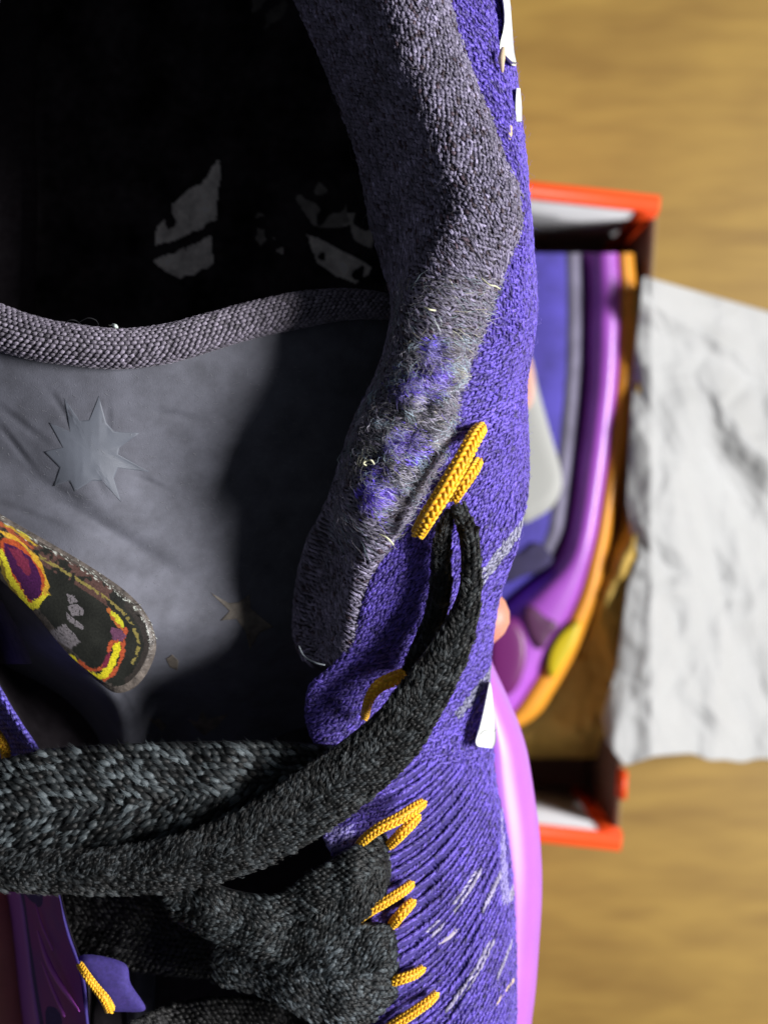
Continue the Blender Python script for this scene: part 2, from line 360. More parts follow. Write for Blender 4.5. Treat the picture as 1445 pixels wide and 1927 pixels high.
def nz(x, y, sc_):
    return np.array([noise.noise((a * sc_, b * sc_, 3.7)) for a, b in zip(x, y)])

def seed(sec, y0, y1, sy, su, u0, u1, jit=0.4, stag=True, skew=0.0):
    """seeds on the surface, rows sy px apart and stitches su mm apart along u"""
    U, Y, R = [], [], []
    for r, y in enumerate(np.arange(y0, y1, sy)):
        us = np.linspace(u0, u1, 120); W = sec.w(us, np.full(120, y)) * 1000
        a = np.concatenate([[0], np.cumsum(np.linalg.norm(np.diff(W, axis=0), axis=1))])
        n = int(a[-1] / su)
        if n < 2: continue
        s = (np.arange(n) + (0.5 if (stag and r % 2) else 0.0)) * su + rng.normal(0, jit * su * 0.4, n)
        U.append(np.interp(s, a, us)); Y.append(np.full(n, y) + rng.normal(0, jit * sy * 0.4, n)); R.append(np.column_stack([np.arange(n), np.full(n, r)]))
    U = np.concatenate(U); Y = np.concatenate(Y); Y = np.clip(Y + skew * (U - u0), sec.y[0] + 1, y1)
    return U, Y, np.concatenate(R)
def ang2d(al):  # angle in the picture (x right, y up), to world direction
    return np.stack([np.cos(al), np.sin(al), np.zeros_like(al)], -1)

u, y, R = seed(collar, -200, 1252, 8.0, 0.66, 1.6, 7.6, 0.28, skew=14)
q_ = y < 1251.5; u, y, R = u[q_], y[q_], R[q_]
x, _, h = collar.raw(u, y)
keep = np.ones(len(u), bool)
N = normals(collar, u, y); N *= np.sign(N[:, 2:3] + 1e-6 + (u[:, None] < 2.6) * 0.0)
pos = collar.w(u, y)
f = np.clip((y - 350) / 250, 0, 1)                                   # upper part: beads in columns; lower part: brushed slanting stitches
al = (1 - f) * (math.radians(-62) + 0.35 * np.where(R[:, 0] % 2, 1, -1)) + f * math.radians(-24) + rng.normal(0, 0.22 + 0.12 * f)
wear = np.clip(1 - in_blob(x, y, 760, 800, 100, 230, 0.45), 0, 1)
L = 0.52 + 0.24 * f + rng.normal(0, 0.07, len(u)); W = 0.275 - 0.075 * f + rng.normal(0, 0.05, len(u))
tone = np.clip(np.exp(rng.normal(-0.05, 0.28, len(u))), 0.25, 2.4) * (1 + 0.35 * nz(x, y, 0.02) + .3 * nz(x, y, .07))
C = np.array([0.205, 0.186, 0.275])[None] * tone[:, None]
m1 = rng.random(len(u)) < 0.08; C[m1] = np.array([0.07, 0.045, 0.065])[None] * tone[m1, None]
# worn-through places where the purple layer shows
n1 = nz(x, y, 0.016) * 0.9; n2 = nz(x, y, 0.05) * 0.8
bl = np.minimum.reduce([in_blob(x, y, 815, 695, 26, 58, 0.1), in_blob(x, y, 775, 725, 38, 22, 0.2), in_blob(x, y, 712, 915, 30, 44, 0.15), in_blob(x, y, 760, 830, 40, 34, 0.6)])
pm = rng.random(len(u)) < .95 / (1 + np.exp(3.0 * (bl + n1 * 1.3 + n2 * 1.3 - 0.95)))
C[pm] = np.array([0.22, 0.15, 0.85])[None] * tone[pm, None]
dm = (in_blob(x, y, 735, 845, 75, 70, 0.5) + n2 * 1.3 + n1) < 0.75
dm &= ~pm & (rng.random(len(u)) < 0.65); C[dm] = np.array([0.05, 0.065, 0.085])[None] * tone[dm, None]
W = W * np.where(dm | pm, 0.8, 1)
pos = pos + N * (rng.normal(0, 0.08, len(u)) + 0.10)[:, None] * 0.001
stitches('knit_stitch', pos, ang2d(al), N, L, W, C, M_yarn, oc)

def fibres(name, sec_pos, sec_n, al, length, rad, C, parent, lift=0.6, curl=0.5):
    N_ = len(sec_pos); d = ang2d(al); d = d - (d * sec_n).sum(-1, keepdims=True) * sec_n; d /= np.linalg.norm(d, axis=1, keepdims=True)
    b = np.cross(sec_n, d); K4 = 5; V = []; cu = rng.normal(0, curl, N_)
    for k in range(K4):
        t = k / (K4 - 1)
        c = sec_pos + d * (length * t * 0.001)[:, None] + sec_n * ((lift * math.sin(t * 2.4) * (0.4 + 0.6 * t)) * length * 0.001 * rng.uniform(0.2, 1.0, N_))[:, None] + b * (cu * t * t * length * 0.001)[:, None]
        r = rad * 0.001 * (1 - 0.7 * t)
        for a in range(3):
            V.append(c + (b * math.cos(a * 2.094) + sec_n * math.sin(a * 2.094)) * np.reshape(r, (-1, 1)))
    V = np.stack(V, 1); nv = V.shape[1]; F = grid_faces(K4, 3, True)
    F = F[None] + (np.arange(N_) * nv)[:, None, None]
    return link(name, tri_mesh(name, V.reshape(-1, 3), F.reshape(-1, 3), np.repeat(C[:, None], nv, 1).reshape(-1, 3)), M_lfibre if name.startswith('lace') else M_fibre, parent, 'stuff')
# fluff of the worn collar
u, y, R = seed(collar, 520, 1060, 8.0, 0.55, 2.8, 7.3, 1.0)
x, _, h = collar.raw(u, y)
wr = np.minimum(in_blob(x, y, 760, 800, 105, 240, 0.42), in_blob(x, y, 850, 590, 120, 90))
k = rng.random(len(u)) < np.clip(1.45 - wr, 0.10, 1.0)
u, y, x = u[k], y[k], x[k]
N = normals(collar, u, y); N *= np.sign(N[:, 2:3]); pos = collar.w(u, y) + N * 0.0002
n1 = nz(x, y, 0.016) * 0.9
bl = np.minimum.reduce([in_blob(x, y, 812, 695, 26, 58, 0.1), in_blob(x, y, 770, 728, 40, 24, 0.2), in_blob(x, y, 705, 915, 30, 46, 0.15), in_blob(x, y, 752, 835, 36, 32, 0.6)])
tone = np.clip(rng.normal(1.0, 0.3, len(u)), 0.4, 2)
C = np.array([0.36, 0.34, 0.42])[None] * tone[:, None]
q = rng.random(len(u)); C[q < 0.18] = np.array([0.30, 0.40, 0.47])[None] * tone[q < 0.18, None]
C[q > 0.85] = np.array([0.04, 0.05, 0.06]); C[q > 0.965] = np.array([0.62, 0.60, 0.42])
pm = rng.random(len(u)) < .8 / (1 + np.exp(3.5 * (bl + n1 * 1.5 + nz(x, y, .05) - 1.0))); C[pm] = np.array([0.20, 0.15, 0.72])[None] * tone[pm, None]
fibres('frayed_fibre', pos, N, math.radians(-20) + rng.normal(0, 0.30, len(u)), rng.gamma(3.0, 0.42, len(u)) + 0.5, 0.062, C, oc, 0.5, 0.35)
def tufts(n_t, per, cols, blobs, lng):
    PP, NN, AA, CC, LL = [], [], [], [], []
    while len(PP) < n_t:
        cx_, cy_, rx_, ry_, an_ = blobs[rng.integers(len(blobs))]; a_, r_ = rng.uniform(0, 6.28), math.sqrt(rng.random())
        dx, dy = r_ * rx_ * math.cos(a_), r_ * ry_ * math.sin(a_); X = cx_ + dx * math.cos(an_) - dy * math.sin(an_); Y = cy_ + dx * math.sin(an_) + dy * math.cos(an_)
        us = np.linspace(2.6, 7.4, 80); XS, _, _ = collar.raw(us, np.full(80, Y)); 
        if X < XS[0] or X > XS[-1]: continue
        u0 = float(np.interp(X, XS, us)); uu = np.clip(u0 + rng.normal(0, .10, per), 2.3, 7.5); yy_ = Y + rng.normal(0, 5.5, per)
        N_ = normals(collar, uu, yy_); N_ *= np.sign(N_[:, 2:3]); PP.append(collar.w(uu, yy_) + N_ * .0002); NN.append(N_)
        AA.append(rng.normal(-.38, .38) + rng.normal(0, .22, per)); c_ = np.array(cols[rng.integers(len(cols))]); CC.append(c_[None] * np.clip(rng.normal(1, .3, per), .3, 2)[:, None]); LL.append(np.clip(rng.normal(lng, lng * .3, per), .5, 5))
    fibres('pilled_tuft', np.concatenate(PP), np.concatenate(NN), np.concatenate(AA), np.concatenate(LL), .075, np.concatenate(CC), oc, .75, .4)
W_ = [(770, 790, 85, 190, .42)]
tufts(150, 15, [(.62, .60, .72), (.42, .40, .48), (.50, .64, .76), (.26, .24, .28)], W_, 1.7)
tufts(75, 13, [(.012, .016, .022), (.03, .035, .045)], [(735, 840, 70, 70, .5), (790, 740, 55, 90, .3)], 1.5)
tufts(80, 18, [(.40, .28, .98), (.50, .44, .98), (.16, .09, .65)], [(815, 690, 20, 50, .1), (770, 735, 34, 14, .2), (708, 915, 24, 38, .15), (752, 832, 26, 22, .6)], 1.6)
tufts(14, 7, [(.62, .62, .48), (.55, .62, .62)], [(720, 850, 60, 60, .4), (820, 660, 60, 60, 0)], 2.0)
# stray threads standing at the collar's edge and along its left outline
u, y, R = seed(collar, 60, 1255, 11.0, 0.9, 2.0, 7.8, 1.0); k = rng.random(len(u)) < 0.13; u, y = u[k], y[k]
N = normals(collar, u, y); N *= np.sign(N[:, 2:3]); pos = collar.w(u, y) + N * 0.0002
fibres('stray_fibre', pos, N, rng.uniform(-1.4, 1.4, len(u)) + np.where(rng.random(len(u)) < .5, math.pi, 0), rng.gamma(2.5, 0.5, len(u)), 0.03, np.tile(np.array([[0.22, 0.20, 0.25]]), (len(u), 1)), oc, 0.8, 0.6)
for pts in ([(905, 522, 4), (920, 535, 4.5), (932, 538, 4), (942, 544, 3)], [(797, 577, 5), (808, 582, 6), (820, 584, 5)], [(712, 1005, 0), (728, 1012, .5), (741, 1026, -.6)], [(682, 868, 3), (698, 866, 4.5), (704, 874, 3.5)], [(690, 876, 3), (684, 872, 4), (690, 866, 3.6)]):
    tube('loose_thread', [(a, b, c + 1.0) for a, b, c in pts], [0.10, 0.16, 0.16, 0.08][:len(pts)], bpy.data.materials.get('pale_thread') or mat('pale_thread', (0.66, 0.66, 0.46), 0.5), oc, 6)
# lower seam of the collar tip
tube('seam_thread', [(562, 1215, -20), (572, 1235, -19), (592, 1247, -16), (612, 1252, -15.5)], 0.16, mat('seam_grey', (0.30, 0.34, 0.38), 0.6), oc, 6)

# ---- right side of the knit upper --------------------------------------------
ys = [-420, -340, -220, -80, 0, 110, 200, 290, 360, 432, 500, 571, 640, 714, 790, 877, 946, 1032, 1080, 1117, 1165, 1218, 1250, 1290, 1350, 1400, 1470, 1560, 1632, 1749, 1865, 1927, 2060, 2250]
sil = [520, 720, 850, 926, 950, 966, 977, 988, 994, 1001, 1005, 1009, 1003, 990, 990, 992, 987, 970, 952, 938, 929, 923, 920, 918, 918, 926, 932, 950, 961, 969, 971, 971, 960, 900]
cx = [r[0] for r in CT]; co = [r[3] for r in CT]; ch = [r[4] for r in CT]
edge_y = [1000, 1050, 1084, 1150, 1200, 1240, 1262, 1290, 1345, 1385, 1420, 1520, 1570, 1604, 1630, 1680, 1740, 1790, 1830, 1870, 1927, 2060, 2250]
edge_x = [752, 715, 698, 678, 666, 648, 606, 585, 578, 572, 625, 640, 600, 574, 640, 700, 708, 700, 680, 715, 700, 690, 690]
rows = []
for y, s in zip(ys, sil):
    if y < 1000:
        o = np.interp(y, cx, co); ho = np.interp(y, cx, ch) - 2.2
        w_ = s - o; D = 7 + w_ * 0.055
        rows.append((y, [(o - 24, ho - 1.0), (o - 4, ho - 0.2), (o + .4 * w_, ho - .14 * D), (o + .72 * w_, ho - .4 * D), (s - 3, ho - D), (s - 6, ho - D - 10), (s - 40, ho - D - 26), (s - 70, -54)]))
    else:
        e = np.interp(y, edge_y, edge_x); t = np.clip((y - 1000) / 400, 0, 1); t2 = np.clip((y - 1000) / 900, 0, 1)
        h0 = -9 - 9 * t - 3 * t2; hs = -22 - 26 * t
        w_ = s - e
        low = np.clip((y - 1200) / 220, 0, 1)
        rows.append((y, [(e, h0 - 1.2), (e + .05 * w_, h0), (e + .40 * w_, h0 - 1.5 - 3 * t), (e + .72 * w_, h0 + .38 * (hs - h0)), (s - 12 * (1 - low) - 14 * low, h0 + (.78 + .0 * low) * (hs - h0)), (s, hs), (s - 30 + 24 * low, hs - 14 + 12 * low), (s - 60 + 50 * low, -54)]))
def Fph(x):
    t = np.clip((x - 690) / 270, 0, 1.1); return 270 * (0.45 * t + 0.75 * t ** 3)
SP = 28.0
def pbump(x, y):
    m = np.clip((y - 1380) / 120, 0, 1) * np.clip((x - 690) / 70, 0, 1) * np.clip((np.interp(y, ys, sil) - 6 - x) / 22, 0, 1)
    ph = (y + Fph(x)) / SP + 0.25 * np.sin(x * 0.03 + y * 0.008)
    g = np.clip((y - 830) / 120, 0, 1) * np.clip((1180 - y) / 80, 0, 1) * np.clip((x - 900) / 40, 0, 1)   # the diagonal creases beside the top loop
    return m * 1.55 * np.abs(np.sin(math.pi * ph)) ** 0.8 + 0.3 * np.sin(x * .017 + y * .011) + g * 0.7 * np.abs(np.sin((y + 1.3 * x) / 42 * math.pi / 2))
upper = Sec(rows, pbump)
ou = upper.mesh('knit_upper', M_purple, shoe, ny=420, nu=110, thick=1.2)
# stitches
u, y, R = seed(upper, -200, 2080, 7.8, 0.62, 0.05, 5.6, 0.45, skew=-22)
q_ = ~((y > 1330) & (u > 4.75)); u, y, R = u[q_], y[q_], R[q_]
x, _, h = upper.raw(u, y)
m = np.clip((y - 1380) / 120, 0, 1) * np.clip((x - 690) / 70, 0, 1)
ph = (y + Fph(x)) / (SP / 2); res = (ph - np.round(ph)) * (SP / 2)
y = np.where(m > 0.5, y - res * 0.75, y)
tx = np.clip((x - 690) / 270, 0, 1.1); slope = 0.45 + 2.25 * tx ** 2
al_r = np.arctan(slope)
al_k = math.radians(62) * np.where(R[:, 0] % 2, 1, -1) * 0 + np.where(y < 640, math.radians(-50), math.radians(28)) + np.where(R[:, 1] % 2, 0.45, -0.45) * np.where(y < 640, 1, .8)
g = np.clip((y - 830) / 120, 0, 1) * np.clip((1250 - y) / 80, 0, 1)
al_k = al_k * (1 - g) + math.radians(52) * g
al = np.where(m > .5, al_r, al_k) + rng.normal(0, 0.18, len(u))
N = normals(upper, u, y); N *= np.sign(N[:, 2:3] + 0.3 * (u[:, None] > 4))
pos = upper.w(u, y) + N * (0.08 + rng.normal(0, 0.07, len(u)))[:, None] * 0.001
tone = np.clip(rng.normal(1, 0.22, len(u)), .4, 1.8) * (1 + .22 * nz(x, y, .012))
C = np.array([0.128, 0.086, 0.47])[None] * tone[:, None]
C[rng.random(len(u)) < 0.10] *= 0.45
# pale yarns knitted in along some ridges
rid = np.round((y + Fph(x)) / (SP / 2)).astype(int); hv = (rid * 7919 % 13)
pale = (y > 1640) & (m > .5) & (hv < 3) & (nz(x, y, 0.010) > 0.12) & (x > 770 + 0.3 * (1900 - y) * 0)
C[pale] = np.array([0.36, 0.33, 0.50])[None] * tone[pale, None]
ln = (np.abs((y - 1030) + 1.25 * (x - 950)) < 16) & (y > 940) & (y < 1120); C[ln] = np.array([0.30, 0.30, 0.42])[None] * tone[ln, None]
ln = (np.abs((y - 1310) + 1.3 * (x - 888)) < 13) & (y > 1230) & (y < 1350); C[ln] = np.array([0.22, 0.22, 0.33])[None] * tone[ln, None]
lw = (np.abs(y - 1600 + 0.42 * (x - 590)) < 22) & (x < 665) & (y > 1540); C[lw] = np.array([0.36, 0.32, 0.72])[None] * tone[lw, None]
edge_white = (x > 940) & (y > 1480) & (y < 1700) & (np.abs(x - (930 + (y - 1480) * .09)) < 8); C[edge_white] = np.array([0.32, 0.28, 0.62])
L = 0.62 + rng.normal(0, .08, len(u)) + .10 * (m > .5); W = 0.245 + rng.normal(0, .03, len(u))
stitches('knit_stitch', pos, ang2d(al), N, L, W, C, M_yarn, ou)
# fuzz on the outline
u, y, R = seed(upper, -50, 1400, 9, 0.8, 2.8, 4.9, 1.0); k = rng.random(len(u)) < 0.35; u, y = u[k], y[k]
N = normals(upper, u, y); N *= np.sign(N[:, 2:3] + .3); pos = upper.w(u, y)
fibres('purple_fuzz', pos, N, rng.uniform(-3.1, 3.1, len(u)), rng.gamma(2.2, .36, len(u)), 0.028, np.tile(np.array([[0.26, 0.19, 0.75]]), (len(u), 1)), ou, 1.0, .6)
hU = lambda a, b: upper.h_at(a, b, 0, 5)
# white and cream inlays at the outline
def pad(name, pts, m, t=0.5, sm=True, **k): return disc(name, pts, hU, m, shoe, dome=t * .4, off=t, smooth=sm, rings=5, **k)
V = [(939, -60, -3), (946, 0, -5), (956, 60, -7), (961, 108, -9)]
def wedge(name, left, right, hl, hr, m, th=1.5):
    L_ = np.array(left, float); R_ = np.array(right, float); n = 14; t = np.linspace(0, len(L_) - 1, n)
    l = catmull(L_, t); r = catmull(R_, t); V = []
    for i in range(n):
        for f in np.linspace(0, 1, 6):
            q = l[i] * (1 - f) + r[i] * f; hh = hl + (hr - hl) * f ** 2; V.append(P(q[0], q[1], hh))
    V = np.array(V); V2 = V - np.array([0, 0, th * .001]); F = grid_faces(n, 6); nn = len(V)
    rim = [i * 6 for i in range(n)] + [(n - 1) * 6 + j for j in range(1, 6)] + [i * 6 + 5 for i in range(n - 2, -1, -1)] + [j for j in range(4, 0, -1)]
    e = []
    for a, b in zip(rim, rim[1:] + rim[:1]): e += [(a, b, b + nn), (a, b + nn, a + nn)]
    return link(name, tri_mesh(name, np.concatenate([V, V2]), np.concatenate([F, F[:, ::-1] + nn, np.array(e)])), m, shoe)
wedge('white_logo_stripe', [(934, -60), (947, 0), (949, 45), (940, 88), (952, 104), (964, 116)], [(952, -60), (960, 0), (964, 50), (967, 90), (970, 108), (972, 118)], -2.6, -7.5, M_white)
wedge('white_logo_stripe', [(972, 165), (970, 200), (972, 228)], [(979, 165), (982, 200), (982, 228)], -4, -7, M_white)
tube('cream_stitch', [(947, 88, -.3), (944, 108, .2), (945, 136, -.8)], [0.3, 0.62, 0.2], M_cream, shoe, 8)
tube('cream_stitch', [(959, 236, -1.6), (957, 254, -1.0), (954, 272, -1.4)], [0.45, 0.62, 0.35], M_cream, shoe, 8)
tube('cream_stitch', [(962, 1842, -44.5), (946, 1868, -39.5), (928, 1898, -35)], [0.9, 0.55, 0.3], M_cream, shoe, 8)
tube('cream_stitch', [(868, 1738, -28), (846, 1762, -25.5), (822, 1778, -24)], [0.4, 0.55, 0.3], mat('pale_lilac', (.42, .37, .45), .7, bump=.6, bscale=4000), shoe, 8)
wedge('white_logo_tip', [(921, 1285), (912, 1330), (904, 1365), (895, 1396), (900, 1406)], [(924, 1285), (929, 1330), (932, 1365), (933, 1396), (926, 1409)], -33, -36, M_white)
tube('stray_hair', [(900, 1385, -31), (912, 1375, -30.5), (925, 1378, -31), (936, 1372, -32)], 0.05, mat('dark_hair', (.05, .05, .05), .5), shoe, 5)

# ---- midsole (pink) ------------------------------------------------------------
my = [1150, 1252, 1330, 1405, 1477, 1574, 1671, 1787, 1904, 2050, 2300, 2600]
mi = [880, 905, 915, 925, 928, 940, 955, 962, 964, 950, 880, 700]
mo = [890, 925, 961, 987, 1000, 1013, 1017, 1011, 1000, 975, 890, 705]
rows = [(y, [(a - 20, -51), (a, -50), (a + .35 * (b - a), -50.5), (a + .75 * (b - a), -53), (b - 1, -58), (b, -64), (b - 8, -72), (b - 22, -77), (b - 300, -78)]) for y, a, b in zip(my, mi, mo)]
Sec(rows).mesh('midsole', M_pink, shoe, ny=90, nu=40)
ml = [(y, [(a - 14, -77), (a - 10, -70), (a, -60), (a + 10, -55), (a + 16, -54), (a + 22, -54)]) for y, a in ((1500, -10), (1600, 10), (1680, 24), (1760, 34), (1840, 44), (1927, 56), (2050, 70), (2300, 140), (2600, 400))]
Sec(ml).mesh('midsole', M_pink, shoe, ny=60, nu=24)
# flat bottom of the sole
Sec([(y, [(a, -77.5), (500, -78), (b, -77.5)]) for y, a, b in ((-380, 300, 560), (-200, 160, 740), (200, 90, 850), (800, 80, 860), (1250, 10, 900), (1500, 10, 985), (1900, 45, 985), (2300, 130, 870), (2600, 400, 690))]).mesh('outsole', M_pink, shoe, ny=40, nu=20, thick=3)

# ---- left side: collar and upper -------------------------------------------------
rows = []
for y, a, hc in ((-420, 300, 8), (-300, 130, 7), (-150, 40, 5), (0, -4, 3), (150, -8, 2), (300, -8, 1), (450, -14, -1), (600, -40, -3), (800, -110, -5), (1000, -140, -10), (1200, -120, -14)):
    rows.append((y, [(a - 250, -60), (a - 260, hc - 30), (a - 210, hc - 7), (a - 120, hc + 1), (a - 45, hc - 4), (a, hc - 16), (a - 12, hc - 28), (a - 50, hc - 45)]))
lcol = Sec(rows, wob); olc = lcol.mesh('collar', M_collar, shoe, ny=80, nu=40)
u, y, R = seed(lcol, -50, 1200, 10, 0.85, 3, 5.4, .3)
N = normals(lcol, u, y); N *= np.sign(N[:, 2:3] + .2); tone = np.clip(rng.normal(1, .25, len(u)), .3, 2)
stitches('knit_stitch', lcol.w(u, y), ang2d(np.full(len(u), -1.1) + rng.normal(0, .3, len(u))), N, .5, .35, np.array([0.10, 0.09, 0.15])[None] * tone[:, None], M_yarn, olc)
rows = []
for y, e, b in ((1050, -120, -330), (1150, -80, -300), (1250, -28, -240), (1301, 2, -190), (1347, 30, -140), (1413, 72, -90), (1500, 92, -40), (1600, 100, 0), (1680, 112, 38), (1760, 132, 52), (1840, 160, 62), (1927, 168, 76), (2060, 190, 90), (2250, 260, 180)):
    up_ = 9 * np.clip((1480 - y) / 60, 0, 1)
    rows.append((y, [(e, -29), (e - 4, -26 + up_), (e - .3 * (e - b), -30), (e - .65 * (e - b), -38), (b + 4, -48), (b - 2, -56)]))
lup = Sec(rows); olu = lup.mesh('knit_upper', M_purple, shoe, ny=110, nu=30)
u, y, R = seed(lup, 1080, 1560, 9, 0.75, .1, 4.5, .25)
N = normals(lup, u, y); N *= np.sign(N[:, 2:3]); tone = np.clip(rng.normal(1, .25, len(u)), .3, 2)
stitches('knit_stitch', lup.w(u, y), ang2d(np.full(len(u), -1.0) + rng.normal(0, .2, len(u))), N, .5, .32, np.array([0.11, 0.085, 0.46])[None] * tone[:, None], M_yarn, olu)
# glossy printed film on the left forefoot
film = [(y, [(b + 6, -46.5), (b + .35 * (e - b), -38.5), (b + .7 * (e - b), -29.8), (e - 2, -25.2)]) for y, e, b in ((1655, 106, 36), (1700, 116, 42), (1760, 128, 50), (1830, 150, 60), (1880, 158, 68), (1940, 165, 78))]
Sec(film).mesh('printed_film', M_gloss, shoe, ny=30, nu=16)
mst = mat('magenta_print', (0.50, 0.10, 0.62), 0.3, coat=.4)
for pts, r in (([(70, 1750, -36), (90, 1810, -32), (118, 1860, -29), (150, 1905, -24.6)], 0.55), ([(78, 1810, -37), (98, 1860, -33), (122, 1915, -29)], 0.35), ([(66, 1700, -36.5), (80, 1745, -34.5), (100, 1790, -31)], 0.25)):
    tube('magenta_streak', pts, [r * .3, r, r, r * .3][:len(pts)], mst, shoe, 8, .4)
# heel wall closing the shoe beyond the upper edge of the picture
rows = [(y, [(a, h) for a, h in zip((x0, x0 + .25 * (x1 - x0), x0 + .5 * (x1 - x0), x0 + .75 * (x1 - x0), x1), (-66, -30, 4, -30, -66))]) for y, x0, x1 in ((-500, 200, 560), (-460, 60, 680), (-410, 30, 720))]
Sec(rows).mesh('heel', M_purple, shoe, ny=10, nu=20)
rows = [(y, [(a, -70), (a + .1 * (b - a), -46), (a + .3 * (b - a), hc), (a + .7 * (b - a), hc), (b - .1 * (b - a), -46), (b, -70)]) for y, a, b, hc in ((2180, 90, 930, -34), (2300, 140, 880, -40), (2450, 240, 800, -46), (2600, 400, 690, -60))]
Sec(rows).mesh('toe_box', M_purple, shoe, ny=30, nu=30)

# ---- dark inside -------------------------------------------------------------------
rows = [(y, [(a, -12), (a - 60, -40), (a - 10, -70), (a + 60, -76), (b - 60, -76), (b + 30, -64), (b + 60, -40), (b - 0, -24)]) for y, a, b in ((-440, 260, 420), (-380, 160, 560), (-200, 60, 600), (0, -30, 690), (200, -30, 730), (400, -30, 760), (600, -60, 800), (800, -60, 790), (1000, -60, 740), (1250, 60, 740))]
Sec(rows).mesh('lining', M_lining, shoe, ny=80, nu=40)
ins = Sec([(y, [(a, -72), (a + .2 * (b - a), -74.5), (a + .8 * (b - a), -74.5), (b, -72)]) for y, a, b in ((-380, 240, 500), (-200, 120, 640), (100, 70, 720), (400, 70, 760), (700, 60, 760), (1100, 40, 760))])
def insole_mesh():
    ny_, nu_ = 480, 420; U, Y = np.meshgrid(np.linspace(0, 3, nu_), np.linspace(-380, 1100, ny_)); V = ins.w(U.ravel(), Y.ravel()); x, y, _ = ins.raw(U.ravel(), Y.ravel())
    C = np.array([[.030, .026, .030]]) * np.clip(1 + 1.2 * nzv(x, y, .012, 6) + .5 * nzv(x, y, .05, 2), .1, 2.5)[:, None]; n = nzv(x, y, .05) * 5 + nzv(x, y, .014, 4) * 4; n4 = nzv(x, y, .03, 8)
    for q, c, th in (([(290, 462), (300, 420), (325, 382), (355, 355), (378, 345), (392, 322), (414, 300), (410, 350), (405, 412), (375, 430), (330, 452)], .80, -.5), ([(288, 490), (330, 476), (372, 455), (400, 440), (398, 495), (375, 510), (340, 524), (312, 512)], .80, -.5),
                 ([(575, 440), (600, 448), (640, 470), (680, 490), (699, 503), (690, 515), (664, 530), (630, 518), (600, 495)], .75, -.3), ([(640, 400), (675, 398), (696, 405), (703, 440), (700, 468), (672, 455), (640, 430)], .50, -.1),
                 ([(555, 372), (600, 340), (650, 385), (660, 430), (590, 425)], .25, .0), ([(485, 400), (500, 405), (497, 450), (486, 462), (482, 430)], .20, -.1), ([(515, 445), (538, 450), (534, 478), (518, 474)], .5, -.1), ([(470, -30), (540, -20), (545, 20), (490, 60), (475, 20)], .12, .0)):
        A = np.array(q, float); ce = A.mean(0); k = inside(x + n, y + n * .6, q) & (n4 > th); C[k] = np.array([1, .97, .9])[None] * min(.97, c * 1.22) * np.clip(.9 + .35 * n4[k], .3, 1.0)[:, None]
    o = link('insole', tri_mesh('insole', V, grid_faces(ny_, nu_), C), mat('insole_fabric_print', attr=True, rough=.9, spec=.1, nvar=.3, nscale=400), shoe)
    so = o.modifiers.new('thickness', 'SOLIDIFY'); so.thickness = .002; so.offset = -1
insole_mesh()

fb = [(y, [(e + 2, -30), (e + 6, -44), (e + 22, -60), (e + 120, -66), (600, -66), (760, -60)]) for y, e in ((1150, -90), (1250, -28), (1301, 2), (1347, 30), (1413, 72), (1500, 92), (1600, 100), (1680, 112), (1760, 132), (1840, 160), (1927, 168), (2060, 190), (2200, 250))]
Sec(fb).mesh('lining', M_lining, shoe, ny=60, nu=30)
# ---- tongue ------------------------------------------------------------------------
def tw(x, y):
    g = lambda cx, cy, rx, ry, an, a: a * np.exp(-in_blob(x, y, cx, cy, rx, ry, an))
    r = 0.18 * np.sin(x * .013 + y * .009) * np.sin(y * .015) + g(60, 890, 90, 40, .5, -1.0) + g(130, 955, 70, 28, .35, -.7) + g(300, 1010, 190, 60, .7, .9) + g(215, 1005, 120, 16, .55, -1.1)
    for q in ((120, 775, 38, 5, 1.0), (205, 790, 32, 4, 1.6), (235, 835, 40, 5, -.35), (250, 880, 42, 5, .55), (45, 800, 60, 6, .65), (185, 905, 30, 6, 1.1), (120, 925, 60, 7, .5), (275, 905, 36, 4, .4), (330, 780, 40, 6, .2), (60, 970, 90, 6, .35), (30, 840, 50, 5, .9)):
        r = r + g(q[0], q[1], q[2], q[3] * 1.5, q[4], -.26) + g(q[0] + 5, q[1] - 7, q[2], q[3] * 1.4, q[4], .14)
    return r
ty = [545, 590, 640, 700, 780, 880, 980, 1080, 1200, 1320, 1450, 1700, 2100]
rows = []
for y in ty:
    t = (y - 600) / 700
    b = -11 - 6 * t - 34 * np.clip((y - 1215) / 190, 0, 1) ** 1.2
    dr = np.clip((y - 740) / 330, 0, 1); d2 = np.clip((y - 1200) / 110, 0, 1)
    lf = np.clip((y - 1060) / 160, 0, 1)                      # the left side folds down steeply below the patch
    k0 = np.interp(y, [1000, 1060, 1100, 1150, 1235, 1285, 1330, 1500], [-120, -60, 0, 50, 118, 176, 205, 240])
    le = np.interp(y, [1100, 1300, 1413, 1700, 2100], [-260, 5, 74, 116, 200])
    rows.append((y, [(-260 * (1 - lf) + le * lf, b - 14 - 34 * lf), (-120 * (1 - lf) + (le + .5 * (k0 - le)) * lf, b - 4 - 34 * lf), (0 * (1 - lf) + k0 * lf, b - .5 - 7 * lf), (150 * (1 - lf) + (k0 + 45) * lf, b + 1.2 - 9 * d2), (300 * (1 - .3 * lf) + (k0 + 110) * .3 * lf, b - .6 - 8 * dr - 9 * d2), (440, b - 4.0 - 13 * dr), (560, b - 8.5 - 16 * dr), (680, b - 15 - 10 * dr), (790, b - 21 - 8 * dr)]))
tong = Sec(rows, tw)
